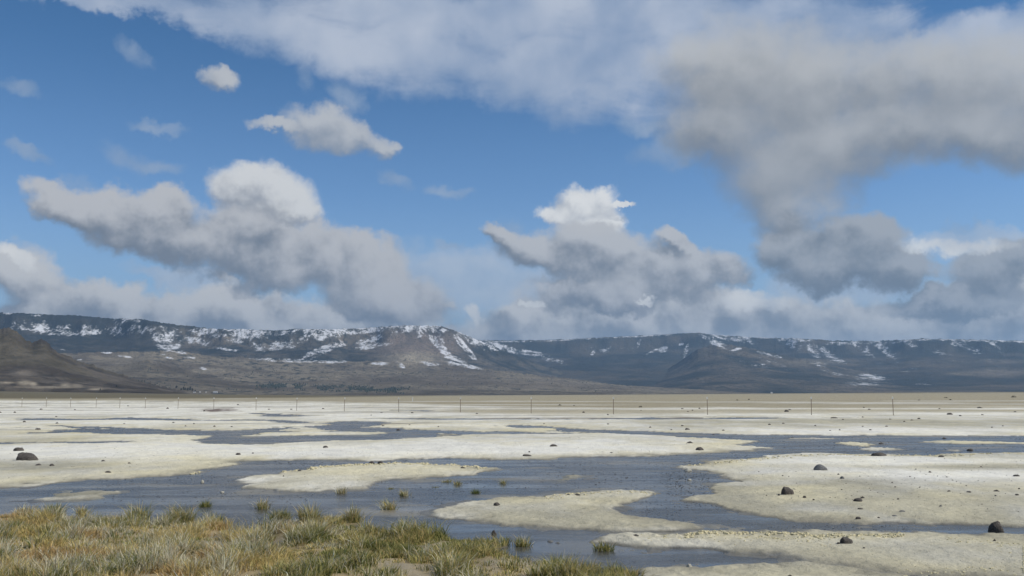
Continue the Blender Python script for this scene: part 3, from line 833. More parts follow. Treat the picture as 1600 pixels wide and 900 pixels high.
k3 = N.noise(N.vmath('MULTIPLY', pk, (34.0, 20.0, 30.0)), 1.0, 4, 0.7)
k4 = N.noise(N.vmath('MULTIPLY', pk, (75.0, 30.0, 60.0)), 1.0, 2, 0.6)
base = N.scale(att.outputs['Color'], N.math('MULTIPLY', N.math('MULTIPLY_ADD', k1, 1.0, 0.55), N.math('MULTIPLY_ADD', k2, 0.6, 0.70)))
scr = N.new('ShaderNodeAttribute', attribute_name="scrub")
spk = N.math('MULTIPLY', N.smooth(N.math('MULTIPLY_ADD', k1, 0.5, k4), 0.80, 0.90), scr.outputs['Fac'])
base = N.mix(N.math('MULTIPLY', spk, 0.75), base, (0.030, 0.036, 0.032))
sna = N.new('ShaderNodeAttribute', attribute_name="snowiness")
sv = N.math('ADD', N.math('ADD', sna.outputs['Fac'], N.math('MULTIPLY', N.math('SUBTRACT', k3, 0.5), 1.1)), N.math('MULTIPLY', N.math('SUBTRACT', k4, 0.5), 0.7))
base = N.mix(N.smooth(sv, 0.20, 0.54, 0.0, 0.80), base, (0.74, 0.76, 0.80))
N.l.new(base, bs.inputs['Base Color'])
bs.inputs['Roughness'].default_value = 1.0
bs.inputs['Specular IOR Level'].default_value = 0.05
bmp = N.new('ShaderNodeBump')
bmp.inputs['Strength'].default_value = 0.6
bmp.inputs['Distance'].default_value = 26.0
N.l.new(k1, bmp.inputs['Height'])
N.l.new(bmp.outputs[0], bs.inputs['Normal'])
mm.materials.append(m)


def mountain_top(px, py, dmin=2600, dmax=6000):
    """point where the ray through a picture position first meets the mountains or the plain"""
    d = ray(px, py)
    hd = math.hypot(d[0], d[1])
    a = math.atan2(d[0], d[1])
    j = int(np.argmin(np.abs(maz - a)))
    col_z = mz.reshape(len(mr), len(maz))[:, j]
    for i in range(len(mr)):
        if mr[i] < dmin:
            continue
        zg = max(col_z[i], float(plain_z(np.array([mr[i]]), np.array([a]))[0]))
        if CAM_H + d[2] / hd * mr[i] <= zg or mr[i] >= dmax:
            return (mr[i] * math.sin(a), mr[i] * math.cos(a), zg)
    return None


# ------------------------------------------------------------------ air
hz = bpy.data.meshes.new("haze")
x0, x1, y0, y1, z0_, z1_ = -26000, 26000, -20000, 31000, -62, 1500
hz.from_pydata([(x0, y0, z0_), (x1, y0, z0_), (x1, y1, z0_), (x0, y1, z0_), (x0, y0, z1_), (x1, y0, z1_), (x1, y1, z1_), (x0, y1, z1_)], [],
               [(0, 3, 2, 1), (4, 5, 6, 7), (0, 1, 5, 4), (1, 2, 6, 5), (2, 3, 7, 6), (3, 0, 4, 7)])
ho = bpy.data.objects.new("haze", hz)
ho['kind'] = 'stuff'
COL.objects.link(ho)
m = bpy.data.materials.new("air")
m.use_nodes = True
m.node_tree.nodes.clear()
N = NT(m.node_tree)
pv = N.new('ShaderNodeVolumePrincipled')
HAZE = 4.6e-5
pv.inputs['Density'].default_value = HAZE
pv.inputs['Color'].default_value = (0.43, 0.68, 1.0, 1)
pv.inputs['Anisotropy'].default_value = 0.2
mo_ = N.new('ShaderNodeOutputMaterial')
N.l.new(pv.outputs[0], mo_.inputs['Volume'])
hz.materials.append(m)
# ------------------------------------------------------------------ objects: helpers
def tag(o, label=None, cat=None, group=None, kind=None):
    for k, v in (('label', label), ('category', cat), ('group', group), ('kind', kind)):
        if v:
            o[k] = v
    return o


def link(name, me, mat=None, parent=None):
    o = bpy.data.objects.new(name, me)
    COL.objects.link(o)
    if mat is not None and me is not None and not me.materials:
        me.materials.append(mat)
    if parent is not None:
        o.parent = parent
    return o


def gz_at(x, y):
    z, s, g = glook(np.array([x]), np.array([y]))
    return float(z[0]), float(s[0])


def simple_mat(name, colr, rough=0.85, var=0.3, scale=8.0, bump=0.0):
    m = bpy.data.materials.new(name)
    m.use_nodes = True
    N = NT(m.node_tree)
    b = N.n['Principled BSDF']
    tco = N.new('ShaderNodeTexCoord')
    nz = N.noise(tco.outputs['Object'], scale, 5, 0.6)
    N.l.new(N.mix(nz, tuple(c * (1 - var) for c in colr), tuple(min(c * (1 + var), 0.9) for c in colr)), b.inputs['Base Color'])
    b.inputs['Roughness'].default_value = rough
    if bump:
        bp = N.new('ShaderNodeBump')
        bp.inputs['Strength'].default_value = bump
        bp.inputs['Distance'].default_value = 0.02
        N.l.new(nz, bp.inputs['Height'])
        N.l.new(bp.outputs[0], b.inputs['Normal'])
    return m


# ------------------------------------------------------------------ stones
def stone_mat(name, dark, lite, crust):
    m = bpy.data.materials.new(name)
    m.use_nodes = True
    N = NT(m.node_tree)
    b = N.n['Principled BSDF']
    tco = N.new('ShaderNodeTexCoord')
    nz = N.noise(tco.outputs['Object'], 5.0, 6, 0.65)
    n2_ = N.noise(tco.outputs['Object'], 22.0, 3, 0.6)
    c = N.mix(N.smooth(nz, 0.3, 0.75), dark, lite)
    sp = N.new('ShaderNodeSeparateXYZ')
    N.l.new(tco.outputs['Object'], sp.inputs[0])
    e = N.math('MULTIPLY_ADD', nz, 0.5, sp.outputs[2])
    c = N.mix(N.smooth(e, 0.34, 0.20, 0, crust), c, (0.55, 0.52, 0.40))      # salt crust splashed on the foot
    c = N.mix(N.smooth(n2_, 0.62, 0.72, 0, 0.5), c, tuple(v * 2.2 for v in lite))   # lichen flecks
    N.l.new(c, b.inputs['Base Color'])
    b.inputs['Roughness'].default_value = 0.85
    bp = N.new('ShaderNodeBump')
    bp.inputs['Strength'].default_value = 0.6
    bp.inputs['Distance'].default_value = 0.05
    N.l.new(nz, bp.inputs['Height'])
    N.l.new(bp.outputs[0], b.inputs['Normal'])
    return m


BASALT = stone_mat("dark basalt", (0.045, 0.038, 0.034), (0.12, 0.105, 0.09), 0.6)
GREYST = stone_mat("grey stone", (0.11, 0.11, 0.11), (0.24, 0.24, 0.235), 0.4)
PALEST = stone_mat("salt caked stone", (0.35, 0.33, 0.27), (0.60, 0.58, 0.50), 0.8)


def stone_mesh(seed, sub=3):
    import bmesh
    bm = bmesh.new()
    bmesh.ops.create_icosphere(bm, subdivisions=sub, radius=1.0)
    r = random.Random(seed)
    cuts = []
    for _ in range(13):                       # facets: planes that shave the ball
        v = Vector((r.uniform(-1, 1), r.uniform(-1, 1), r.uniform(-0.5, 1))).normalized()
        cuts.append((v, r.uniform(0.70, 0.95)))
    ofs = r.uniform(0, 50)
    for v in bm.verts:
        p = v.co.copy()
        for nrm, dd in cuts:
            k = p.dot(nrm)
            if k > dd:
                p -= nrm * (k - dd) * 0.85
        q = np.array([p.x * 1.6 + ofs]), np.array([p.y * 1.6 + p.z * 1.3])
        p *= 1 + 0.13 * float(fbm(q[0], q[1], 3, seed)[0])
        v.co = Vector((p.x, p.y, max(p.z, -0.25)))
    me = bpy.data.meshes.new("stone")
    bm.to_mesh(me)
    bm.free()
    me.polygons.foreach_set('use_smooth', [True] * len(me.polygons))
    return me


STONES = {}
for kind_, mt in (('b', BASALT), ('g', GREYST), ('p', PALEST)):
    STONES[kind_] = []
    for s_ in range(6):
        me = stone_mesh(s_ * 3 + ord(kind_), 3)
        me.materials.append(mt)
        STONES[kind_].append(me)
_si = 0


def stone(px, py, w, h, label, kind='b', name='stone', group=None, var=None, cat='stone'):
    """px,py: foot centre of the stone in the photograph; w,h its size there"""
    global _si
    x, y = at(px, py, 0.05)
    z, sd_ = gz_at(x, y)
    z = max(z, 0.0)
    x, y = at(px, py, z)
    z = max(gz_at(x, y)[0], 0.0)
    dd = math.hypot(x, y)
    rw = w / FPX * dd / 2
    H_ = max(h / FPX * dd, 0.01)
    o = link(name, STONES[kind][(_si if var is None else var) % 6])
    _si += 1
    kf = 1 + rw * 0.6 / dd
    o.location = (x * kf, y * kf, z - 0.04 * H_)
    o.scale = (rw * 0.95, rw * 0.8, H_ * 0.94)
    o.rotation_euler = (0, 0, random.uniform(-0.35, 0.35))
    tag(o, label, cat, group)
    return o


ST = [
    (41.5, 719.5, 32, 14, 'large dark domed boulder on the white salt bar at the left, biggest of all', 'b', 'boulder'),
    (28.5, 704.5, 15, 5.5, 'low dark boulder just behind the biggest boulder at the left', 'b', 'boulder'),
    (60, 727, 10, 2.5, 'flat dark stone sunk in grey silt just right below the big left boulder', 'b'),
    (81, 727.5, 8, 3, 'small dark stone second to the right below the big left boulder', 'b'),
    (169, 738.5, 10, 3, 'flat dark stone near the front shore of the left salt bar', 'b'),
    (161, 721, 6, 2, 'tiny dark stone in the middle of the left salt bar', 'b'),
    (202, 724.5, 5, 2, 'tiny dark stone right of the middle of the left salt bar', 'b'),
    (372, 710.5, 8, 3.5, 'dark stone where the left salt bar narrows into the middle one', 'b'),
    (395, 708.5, 4, 2, 'tiny dark stone beside the stone on the narrow salt neck', 'b'),
    (508.5, 699.5, 9, 3, 'slanting dark stone on the white middle salt bar, left part', 'b'),
    (581, 723.5, 10, 4, 'left of two dark stones in brine behind the yellow island', 'b'),
    (594, 723, 10, 4.5, 'right of two dark stones in brine behind the yellow island', 'b'),
    (723, 731.5, 8, 2.5, 'dark flat stone at the right end of the yellow island', 'b'),
    (468, 736, 6, 2.5, 'small dark stone on the left crown of the yellow island', 'b'),
    (443, 744, 3.5, 1.8, 'tiny dark pebble near the left tip of the yellow island', 'b'),
    (776, 789.5, 12, 5, 'rounded dark stone on the left shoulder of the grey central island', 'b'),
    (772, 836, 9, 8.5, 'dark upright mud lump in brine at the edge of the grass', 'b', 'mud_lump'),
    (864, 697.5, 14, 4, 'dark flat stone in the middle of the white middle salt bar', 'b'),
    (823, 713.5, 15, 4, 'dark flat stone near the front shore of the middle salt bar', 'b'),
    (827, 706.5, 3.5, 2.2, 'tiny dark pebble behind the front stone of the middle salt bar', 'b'),
    (1078, 692.5, 12, 3, 'thin dark stone on the right part of the middle salt bar, further back', 'b'),
    (1093, 704, 14, 5, 'broken dark stone on the right part of the middle salt bar, nearer', 'b'),
    (955.5, 708, 6, 1.6, 'sliver of dark stone on the front slope of the middle salt bar', 'b'),
    (902, 775.5, 10, 3, 'dark chip of stone on the crown of the grey central island', 'b'),
    (888, 775.0, 5, 2, 'small chip left of the dark stone crowning the central island', 'b'),
    (1075, 736.5, 13, 4.5, 'pale salt caked stone in brine at the tip of the right flat', 'p'),
    (1077, 751, 8, 3, 'small pale stone in the brine inlet left of the right flat', 'p'),
    (1077, 886, 10, 6, 'pale rounded stone in the nearest brine pool at the bottom', 'p'),
    (347, 770, 7, 3.2, 'small pale stone in the brine left of the yellow island', 'p'),
    (316, 754.5, 6, 4.5, 'pale pointed salt lump in brine beside the left bar', 'p'),
    (860, 847, 11, 2.5, 'left of two flat mud coloured stones in brine beyond the grass', 'g'),
    (872, 849, 9, 2, 'right of two flat mud coloured stones in brine beyond the grass', 'g'),
    (993, 838, 12, 2.4, 'thin dark stone on the left end of the crusted near bar', 'b'),
    (1373, 712.5, 24, 5, 'long dark stone on the far rim of the right salt flat', 'b', 'boulder'),
    (1282, 735, 21, 8.5, 'smooth grey boulder on the white part of the right salt flat', 'g', 'boulder'),
    (1316, 748.5, 7, 4, 'small grey stone right of the smooth grey boulder', 'g'),
    (1230, 773, 20, 15, 'upright dark round boulder with a salt crusted foot on the right flat', 'b', 'boulder'),
    (1257, 777.5, 6, 3.5, 'small dark stone just right of the upright round boulder', 'b'),
    (1217, 774, 4, 3, 'small dark pebble just left of the upright round boulder', 'b'),
    (1341, 784, 15, 5, 'dark ragged stone in the middle of the right salt flat', 'b'),
    (1348, 778.5, 7, 3.2, 'small dark stone behind the ragged stone on the right flat', 'b'),
    (1271, 781.5, 4, 2.2, 'tiny dark stone between round boulder and ragged stone', 'b'),
    (1344, 795.5, 9, 2.6, 'flat dark stone nearer than the ragged stone on the right flat', 'b'),
    (1341, 814.5, 9, 4, 'dark stone near the front shore of the right salt flat', 'b'),
    (1373, 810.5, 5, 2, 'tiny dark stone right of the stone on the front shore', 'b'),
    (1410, 799.5, 10, 2, 'left sliver of grey stone lying on the right flat', 'g'),
    (1398, 807.5, 8, 1.8, 'grey sliver nearest the front shore of the right flat', 'g'),
    (1557, 829, 23, 15, 'dark domed boulder at the narrow channel by the right edge', 'b', 'boulder', 3),
    (1322, 849.5, 20, 12, 'blocky dark boulder on the yellow crusted near bar', 'b', 'boulder'),
    (1310, 849.5, 5, 3, 'small dark stone touching the left of the blocky boulder', 'b'),
    (1554, 845, 4.5, 3.2, 'small dark stone on the near bar below the right edge boulder', 'b'),
    (1350, 857, 4, 1.8, 'tiny dark stone below the blocky boulder on the near bar', 'b'),
    (1235, 902, 11, 5, 'dark stone cut by the bottom edge on the nearest salt bar', 'b'),
    (1470, 714.5, 10, 3, 'dark flat stone near the far rim of the right flat, right side', 'b'),
    (1453, 738.5, 4, 2.6, 'small dark stone alone on the white band of the right flat', 'b'),
    (1588, 744.5, 10, 2.6, 'slanting dark stone at the right edge of the right flat', 'b'),
    (1557, 768, 9, 2.6, 'dark splinter of stone low on the right side of the right flat', 'b'),
    (1514, 769, 8, 2, 'dark sliver left of the splinter on the right flat', 'b'),
    (1483, 768, 6, 2, 'second dark sliver left of the splinter on the right flat', 'b'),
    (1589, 774, 6, 2.4, 'small dark stone at right edge below the splinter', 'b'),
    (1470, 791.5, 5, 2.2, 'small grey brown stone alone on the front half of the right flat', 'g'),
    (1310, 742, 3.5, 2, 'tiny dark stone behind the small grey stone on the right flat', 'b'),
    (1252, 711.5, 4, 2, 'tiny dark stone on the far rim of the right flat, left part', 'b'),
    (1516, 704.5, 10, 3.2, 'dark stone in the brine channel behind the right flat', 'b'),
    (1377, 693.5, 8, 2.4, 'dark stone beside the yellow shoal in the far channel', 'b'),
    (1475, 685.5, 6, 2.2, 'dark stone at the far bank of the channel on the right', 'b'),
    (1074, 671, 8, 3.4, 'dark oval boulder alone on the white flat beyond the channel', 'b', 'boulder'),
    (1229, 643.5, 8, 3.6, 'dark heaped boulder just left of the second fence post from the right', 'b', 'boulder'),
    (1234, 640.5, 6, 1.6, 'low dark stone behind the heaped boulder near the fence', 'b'),
    (912, 644.8, 5, 2, 'dark stone left of the fence post right of centre', 'b'),
    (950, 648.2, 3.5, 2, 'small dark stone close by a fence post right of centre', 'b'),
    (622, 672.4, 7, 2.8, 'dark stone sitting in the brine of the middle distance channel', 'b'),
    (598.5, 665.8, 4.5, 2, 'small dark stone on the pale lens above the channel', 'b'),
    (59, 672, 8, 2.6, 'dark flat stone on the far left salt flat, largest there', 'b'),
    (89, 663.6, 5, 2, 'dark stone beyond the flat one on the far left salt', 'b'),
    (38, 659.6, 5, 2, 'dark stone on the far left salt just beyond the first thin channel', 'b'),
    (262, 638.7, 4.5, 2.2, 'dark stone left of the brown mud pool by the fence', 'b'),
    (319, 642.6, 3.5, 2.2, 'dark stone at the left rim of the brown mud pool', 'b'),
    (271, 660.7, 4, 1.8, 'dark stone on the far white lens left of centre', 'b'),
    (1303, 653.6, 12, 2, 'long low dark stone near the thin far puddle on the right', 'b'),
    (1436, 654.8, 6, 2.2, 'dark stone on the grey far flat right of the last fence post', 'b'),
    (1484, 647.8, 9, 2.6, 'dark lying stone on the white far flat at the right', 'b'),
    (1531, 637.7, 8, 2.2, 'dark low stone at the far right on the white band', 'b'),
    (1202, 663.8, 5, 2.2, 'dark stone on the grey flat right of the oval boulder', 'b'),
]
for q in ST:
    px, py, w, h, lb, kd = q[:6]
    stone(px, py, w, h, lb, kd, name=q[6] if len(q) > 6 else 'stone', var=q[7] if len(q) > 7 else None, cat='boulder' if len(q) > 6 and q[6] == 'boulder' else ('mud lump' if len(q) > 6 else 'stone'))

# small ones nothing tells apart
far_small = [(897, 634), (1066, 639), (1093, 638.6), (1224, 662), (1274, 665.6), (1317, 655.6), (1391, 655.5), (1348, 666.5), (1312, 672), (1360, 672), (1468, 639), (1500, 650), (1535, 648.5), (1586, 644), (1567, 666), (1550, 668), (1350, 637.2), (1358, 640), (1075, 643.4), (1082, 641.5), (1348, 652), (1413, 659), (1425, 657), (1385, 666.5), (1115, 679.3), (1066, 666), (1049, 672), (1016, 668), (1297, 673), (1130, 672.5), (1238, 684.5), (950, 663), (850, 662)]
for i, (px, py) in enumerate(far_small):
    stone(px, py, random.uniform(3, 5), random.uniform(1.3, 2), 'tiny dark stone on the far flat right of centre, one of many alike', 'b', group='tiny dark stones strewn on the far right flat')
left_small = [(23, 645), (0.5, 645), (194, 662), (117, 640.5), (64, 640), (303, 662.5), (335, 666.7), (362, 667), (420, 640), (596, 645), (644, 645.2), (580, 649), (455, 640), (372, 632.8), (200, 634.5), (505, 639), (745, 646.5), (640, 664), (685, 666.5), (290, 666), (172, 655.5), (88, 651)]
for i, (px, py) in enumerate(left_small):
    stone(px, py, random.uniform(2.6, 4.4), random.uniform(1.2, 1.9), 'tiny dark stone on the far salt flat left of centre, one of many alike', 'b', group='tiny dark stones strewn on the far left flat')
k = 0
rr_ = random.Random(31)
while k < 55:
    px, py = rr_.uniform(1180, 1640), rr_.triangular(716, 812, 758)
    x, y = at(px, py, 0.06)
    z, sd_ = gz_at(x, y)
    if sd_ < 0.3:
        continue
    w = rr_.choice([1.6, 1.9, 2.2, 2.6, 3.4])
    stone(px, py, w, w * rr_.uniform(0.35, 0.6), 'small dark chip scattered over the broad right salt flat, one of many alike', rr_.choice('bbbg'), name='stone_chip', group='small dark chips scattered over the right flat', cat='stone chip')
    k += 1

# ------------------------------------------------------------------ crust lumps along the near bar
import bmesh
lump_m = simple_mat("yellow salt crust", (0.56, 0.50, 0.32), 0.95, 0.25, 14.0, 0.5)
V_, F_ = [], []
ico = bmesh.new()
bmesh.ops.create_icosphere(ico, subdivisions=2, radius=1.0)
IV = np.array([v.co[:] for v in ico.verts])
IF = np.array([[v.index for v in f.verts] for f in ico.faces])
ico.free()
ico = bmesh.new()
bmesh.ops.create_icosphere(ico, subdivisions=1, radius=1.0)
IV1 = np.array([v.co[:] for v in ico.verts])
IF1 = np.array([[v.index for v in f.verts] for f in ico.faces])
ico.free()


def scatter_lumps(pts, name, mat, IVx, IFx):
    """pts: x, y, z, radius, height"""
    Vx, Fx = [], []
    for i, (x, y, z, r_, h_) in enumerate(pts):
        v = IVx * (1 + 0.30 * RNG.standard_normal((len(IVx), 1)).clip(-1.2, 1.2))
        v = v * np.array([r_, r_ * 0.85, h_])
        a_ = RNG.uniform(0, 6.28)
        ca_, sa_ = math.cos(a_), math.sin(a_)
        v = np.stack([v[:, 0] * ca_ - v[:, 1] * sa_ + x, v[:, 0] * sa_ + v[:, 1] * ca_ + y, v[:, 2] + z], -1)
        Fx.append(IFx + len(IVx) * i)
        Vx.append(v)
    me = raw_mesh(name, np.concatenate(Vx), np.concatenate(Fx), smooth=False)
    o = link(name, me, mat)
    return o


def along(line, n_, spread, rlo, rhi, hk):
    out = []
    L = np.array(line)
    cum = np.concatenate([[0], np.cumsum(np.hypot(np.diff(L[:, 0]), np.diff(L[:, 1]) * 8))])
    for _ in range(n_):
        t = RNG.uniform(0, cum[-1])
        px, py = np.interp(t, cum, L[:, 0]), np.interp(t, cum, L[:, 1])
        x, y = at(px, py + abs(RNG.normal(0, spread)), 0.03)
        z, sd_ = gz_at(x, y)
        if sd_ < 0:
            continue
        r_ = RNG.uniform(rlo, rhi)
        out.append((x, y, z - r_ * 0.1, r_, r_ * hk))
    return out


lp = along([(1070, 832), (1125, 830), (1200, 831), (1275, 835), (1350, 835), (1412, 833.5)], 330, 2.6, 0.008, 0.030, 0.8)
lp += along([(1000, 835), (1070, 833), (1125, 835), (1300, 842)], 140, 5, 0.006, 0.018, 0.6)
lp += along([(1075, 725), (1125, 722), (1200, 714), (1280, 711), (1600, 709)], 260, 1.6, 0.012, 0.045, 0.6)
lp += along([(440, 735), (500, 728.5), (612, 723.5), (700, 724), (760, 730)], 240, 1.2, 0.012, 0.045, 0.7)
lp += along([(1480, 838), (1600, 850), (1600, 880), (1400, 890)], 180, 7, 0.006, 0.020, 0.5)
lp += along([(850, 776), (900, 769), (975, 766), (1035, 769)], 120, 2.5, 0.008, 0.03, 0.6)
lp += along([(250, 749), (300, 738), (360, 727)], 100, 1.5, 0.012, 0.04, 0.6)
tag(scatter_lumps(lp, "salt_crust_lumps", lump_m, IV, IF), kind='stuff')

# black clods standing in the shallow brine, and grit on the flats
clod_m = simple_mat("black mud clods", (0.020, 0.020, 0.023), 0.6, 0.3, 30)
pts = []
zones = [(150, 420, 742, 785, 260), (420, 800, 745, 800, 330), (800, 1120, 720, 765, 420), (1040, 1110, 738, 775, 240), (1000, 1200, 780, 828, 260), (1200, 1420, 805, 832, 160), (850, 1600, 683, 715, 240), (400, 640, 718, 728, 120), (620, 760, 795, 812, 60), (850, 1130, 860, 884, 50)]
for u0, u1, v0, v1, cnt in zones:
    PX, PY = RNG.uniform(u0, u1, cnt * 2), RNG.uniform(v0, v1, cnt * 2)
    XY = np.array([at(a, b) for a, b in zip(PX, PY)])
    zz_, sd_, gs_q = glook(XY[:, 0], XY[:, 1])
    cl = fbm(XY[:, 0] * 0.7, XY[:, 1] * 0.7, 3, 301)
    ok = (sd_ < -0.05) & (gs_q < 0) & (cl > -0.25)
    for (x, y) in XY[ok][:cnt]:
        d_ = math.hypot(x, y)
        r_ = RNG.uniform(0.35, 0.85) * d_ / FPX
        pts.append((x, y, 0.0, r_ * RNG.uniform(1, 1.8), r_ * 0.7))
tag(scatter_lumps(pts, "mud_clods", clod_m, IV1, IF1), kind='stuff')
grit_m = simple_mat("dark grit", (0.10, 0.09, 0.075), 0.9, 0.4, 30)
pts = []
for u0, u1, v0, v1, cnt in [(1150, 1640, 712, 825, 700), (980, 1640, 838, 898, 330), (680, 1080, 772, 826, 260), (0, 360, 700, 755, 160), (420, 1150, 684, 716, 160), (400, 740, 728, 764, 120)]:
    PX, PY = RNG.uniform(u0, u1, cnt), RNG.uniform(v0, v1, cnt)
    XY = np.array([at(a, b, .04) for a, b in zip(PX, PY)])
    zz_, sd_, gs_q = glook(XY[:, 0], XY[:, 1])
    for (x, y), z, s in zip(XY, zz_, sd_):
        if s > 0.15:
            r_ = RNG.uniform(0.25, 0.75) * math.hypot(x, y) / FPX
            pts.append((x, y, z, r_ * 1.3, r_ * 0.6))
tag(scatter_lumps(pts, "gravel", grit_m, IV1, IF1), kind='stuff')

# ------------------------------------------------------------------ fence
post_m = simple_mat("rusty steel post", (0.27, 0.20, 0.15), 0.7, 0.35, 20)
cap_m = simple_mat("white painted post tip", (0.78, 0.78, 0.74), 0.5, 0.05, 10)
wire_m = simple_mat("grey fence wire", (0.25, 0.24, 0.22), 0.5, 0.1, 10)
fence = bpy.data.objects.new("wire_fence", None)
COL.objects.link(fence)


def box_bm(bm, cx, cy, cz, sx, sy, sz, taper=1.0):
    vs = []
    for k_, (a_, b_) in enumerate(((-1, -1), (1, -1), (1, 1), (-1, 1))):
        vs.append(bm.verts.new((cx + a_ * sx / 2, cy + b_ * sy / 2, cz)))
    top = [bm.verts.new((cx + a_ * sx / 2 * taper, cy + b_ * sy / 2 * taper, cz + sz)) for a_, b_ in ((-1, -1), (1, -1), (1, 1), (-1, 1))]
    bm.faces.new(vs[::-1])
    bm.faces.new(top)
    for i in range(4):
        bm.faces.new((vs[i], vs[(i + 1) % 4], top[(i + 1) % 4], top[i]))


def t_post():
    b = bmesh.new()
    box_bm(b, 0, 0, -0.3, 0.046, 0.012, 1.50)           # flange
    box_bm(b, 0, 0.026, -0.3, 0.014, 0.040, 1.50)       # stem of the T
    for i in range(14):
        box_bm(b, 0, -0.012, 0.06 + i * 0.08, 0.016, 0.012, 0.03)   # studs
    box_bm(b, 0, 0.02, -0.25, 0.14, 0.008, 0.2)
    me = bpy.data.meshes.new("post")
    b.to_mesh(me)
    b.free()
    me.materials.append(post_m)
    b = bmesh.new()
    box_bm(b, 0, 0, 1.20, 0.078, 0.03, 0.16, 0.95)
    box_bm(b, 0, 0.028, 1.20, 0.03, 0.044, 0.158, 0.95)
    mc_ = bpy.data.meshes.new("post_tip")
    b.to_mesh(mc_)
    b.free()
    mc_.materials.append(cap_m)
    return me, mc_


pm, pc = t_post()
FP = [(-42, 636), (-2, 636), (34, 636), (72, 636.4), (110, 636.8), (150, 637.4), (187, 638), (227, 638.6), (278, 639.2), (334, 640), (400, 641.2), (463.5, 642), (538, 643), (623, 644), (719.5, 645), (830, 646.5), (958.5, 648), (1105.5, 648.5), (1268, 649), (1396, 649.5), (1560, 650.5)]
FP = FP[:-1] + [(1650, 651)]
fx = []
for i, (px, py) in enumerate(FP):
    x, y = at(px, py, 0.06)
    z = gz_at(x, y)[0]
    o = link("post", pm, None, fence)
    o.location = (x, y, z)
    o.rotation_euler = (random.uniform(-.02, .02), random.uniform(-.02, .02), random.uniform(-.1, .1))
    c = link("post_tip", pc, None, o)
    fx.append((x, y, z))
for hgt in (0.35, 0.62, 0.88, 1.14):
    Vw, Fw = [], []
    for i in range(len(fx) - 1):
        a_, b_ = np.array(fx[i]), np.array(fx[i + 1])
        for j in range(6):
            for e in (0, 1):
                t = (j + e) / 6
                p = a_ + (b_ - a_) * t
                p[2] += hgt - 0.05 * 4 * t * (1 - t)
                for q in range(3):
                    th = q * 2.094
                    Vw.append((p[0], p[1] - 0.008 + 0.0022 * math.cos(th), p[2] + 0.0022 * math.sin(th)))
            b0 = len(Vw) - 6
            for q in range(3):
                Fw.append((b0 + q, b0 + (q + 1) % 3, b0 + 3 + (q + 1) % 3, b0 + 3 + q))
    link("wire", raw_mesh("wire", Vw, Fw), wire_m, fence)
tag(fence, 'wire fence on thin steel posts with white tips across the salt flat', 'fence')

# white marker post beyond the fence
x, y = at(644.5, 627.2, 0.1)
z = float(glook(np.array([x]), np.array([y]))[0][0])
b = bmesh.new()
dd = math.hypot(x, y)
hh = 6.6 / FPX * dd
box_bm(b, 0, 0, -0.4, hh * 0.17, hh * 0.13, hh * 0.97 + 0.4, 0.85)
box_bm(b, 0, 0, hh * 0.97, hh * 0.11, hh * 0.09, hh * 0.03, 0.6)
me = bpy.data.meshes.new("marker_post")
b.to_mesh(me)
b.free()
o = link("marker_post", me, cap_m)
o.location = (x, y, z)
tag(o, 'short white marker post standing beyond the fence, left of centre', 'marker post')

# ------------------------------------------------------------------ shrubs on the plain
shrub_m = simple_mat("dark sagebrush", (0.060, 0.058, 0.038), 0.9, 0.4, 6)


def shrub_mesh(seed):
    r = np.random.default_rng(seed)
    Vs_, Fs_ = [], []
    for i in range(160):
        d = r.normal(0, 1, 3)
        d[2] = abs(d[2])
        d /= np.linalg.norm(d)
        p = d * r.uniform(0.3, 1.0) * np.array([1, 1, 0.9])
        t = np.cross(d, r.normal(0, 1, 3))
        t /= np.linalg.norm(t)
        L, w = r.uniform(0.15, 0.32), r.uniform(0.05, 0.1)
        Vs_ += [p - t * w, p + t * w, p + d * L + t * r.uniform(-.1, .1)]
        Fs_.append((3 * i, 3 * i + 1, 3 * i + 2))
    for i in range(6):
        a_ = r.uniform(0, 6.28)
        b0 = len(Vs_)
        Vs_ += [np.array([0.03, 0, 0]), np.array([-0.03, 0.02, 0]), np.array([math.cos(a_) * .6, math.sin(a_) * .6, .6])]
        Fs_.append((b0, b0 + 1, b0 + 2))
    return raw_mesh("sagebrush", np.array(Vs_), np.array(Fs_))


SHR = [shrub_mesh(i) for i in range(3)]
for me in SHR:
    me.materials.append(shrub_m)
for i, (px, py, w, h, lb) in enumerate([
    (874.5, 633.5, 6, 3, 'dark shrub on the tan flat behind the fence, left of the post right of centre'),
    (1001, 636.3, 6, 3.6, 'round dark shrub on the tan flat right of the fence post right of centre'),
    (1001.5, 641.5, 3, 2, 'small dark shrub on the white flat in front of the round one'),
    (1152, 625.6, 4, 2.2, 'left of two tiny dark shrubs on the far plain behind the fence'),
    (1170, 624.8, 4, 2.2, 'right of two tiny dark shrubs on the far plain behind the fence'),
    (1584, 622, 7, 3.4, 'dark shrub on the far plain near the right edge'),
    (1485, 625.2, 5, 2.2, 'dark low shrub on the far plain right of the last fence post'),
    (1478, 622.6, 6, 1.8, 'faint dark shrub furthest out on the far plain at the right'),
    (1436, 625.6, 4, 1.8, 'tiny dark shrub on the far plain near the last fence post')]):
    x, y = at(px, py, 0.1)
    z = float(glook(np.array([x]), np.array([y]))[0][0])
    o = link("shrub", SHR[i % 3])
    d_ = math.hypot(x, y)
    o.location = (x, y, z - 0.02)
    o.scale = (w / FPX * d_ / 2, w / FPX * d_ / 2, h / FPX * d_ * 0.85)
    o.rotation_euler = (0, 0, i)
    tag(o, lb, 'shrub')

# ------------------------------------------------------------------ homestead: trees and houses at the foot of the hills
leaf_m = simple_mat("dark juniper foliage", (0.026, 0.036, 0.026), 0.95, 0.4, 3)
bark_m = simple_mat("bark", (0.08, 0.06, 0.045), 0.9, 0.3, 5)


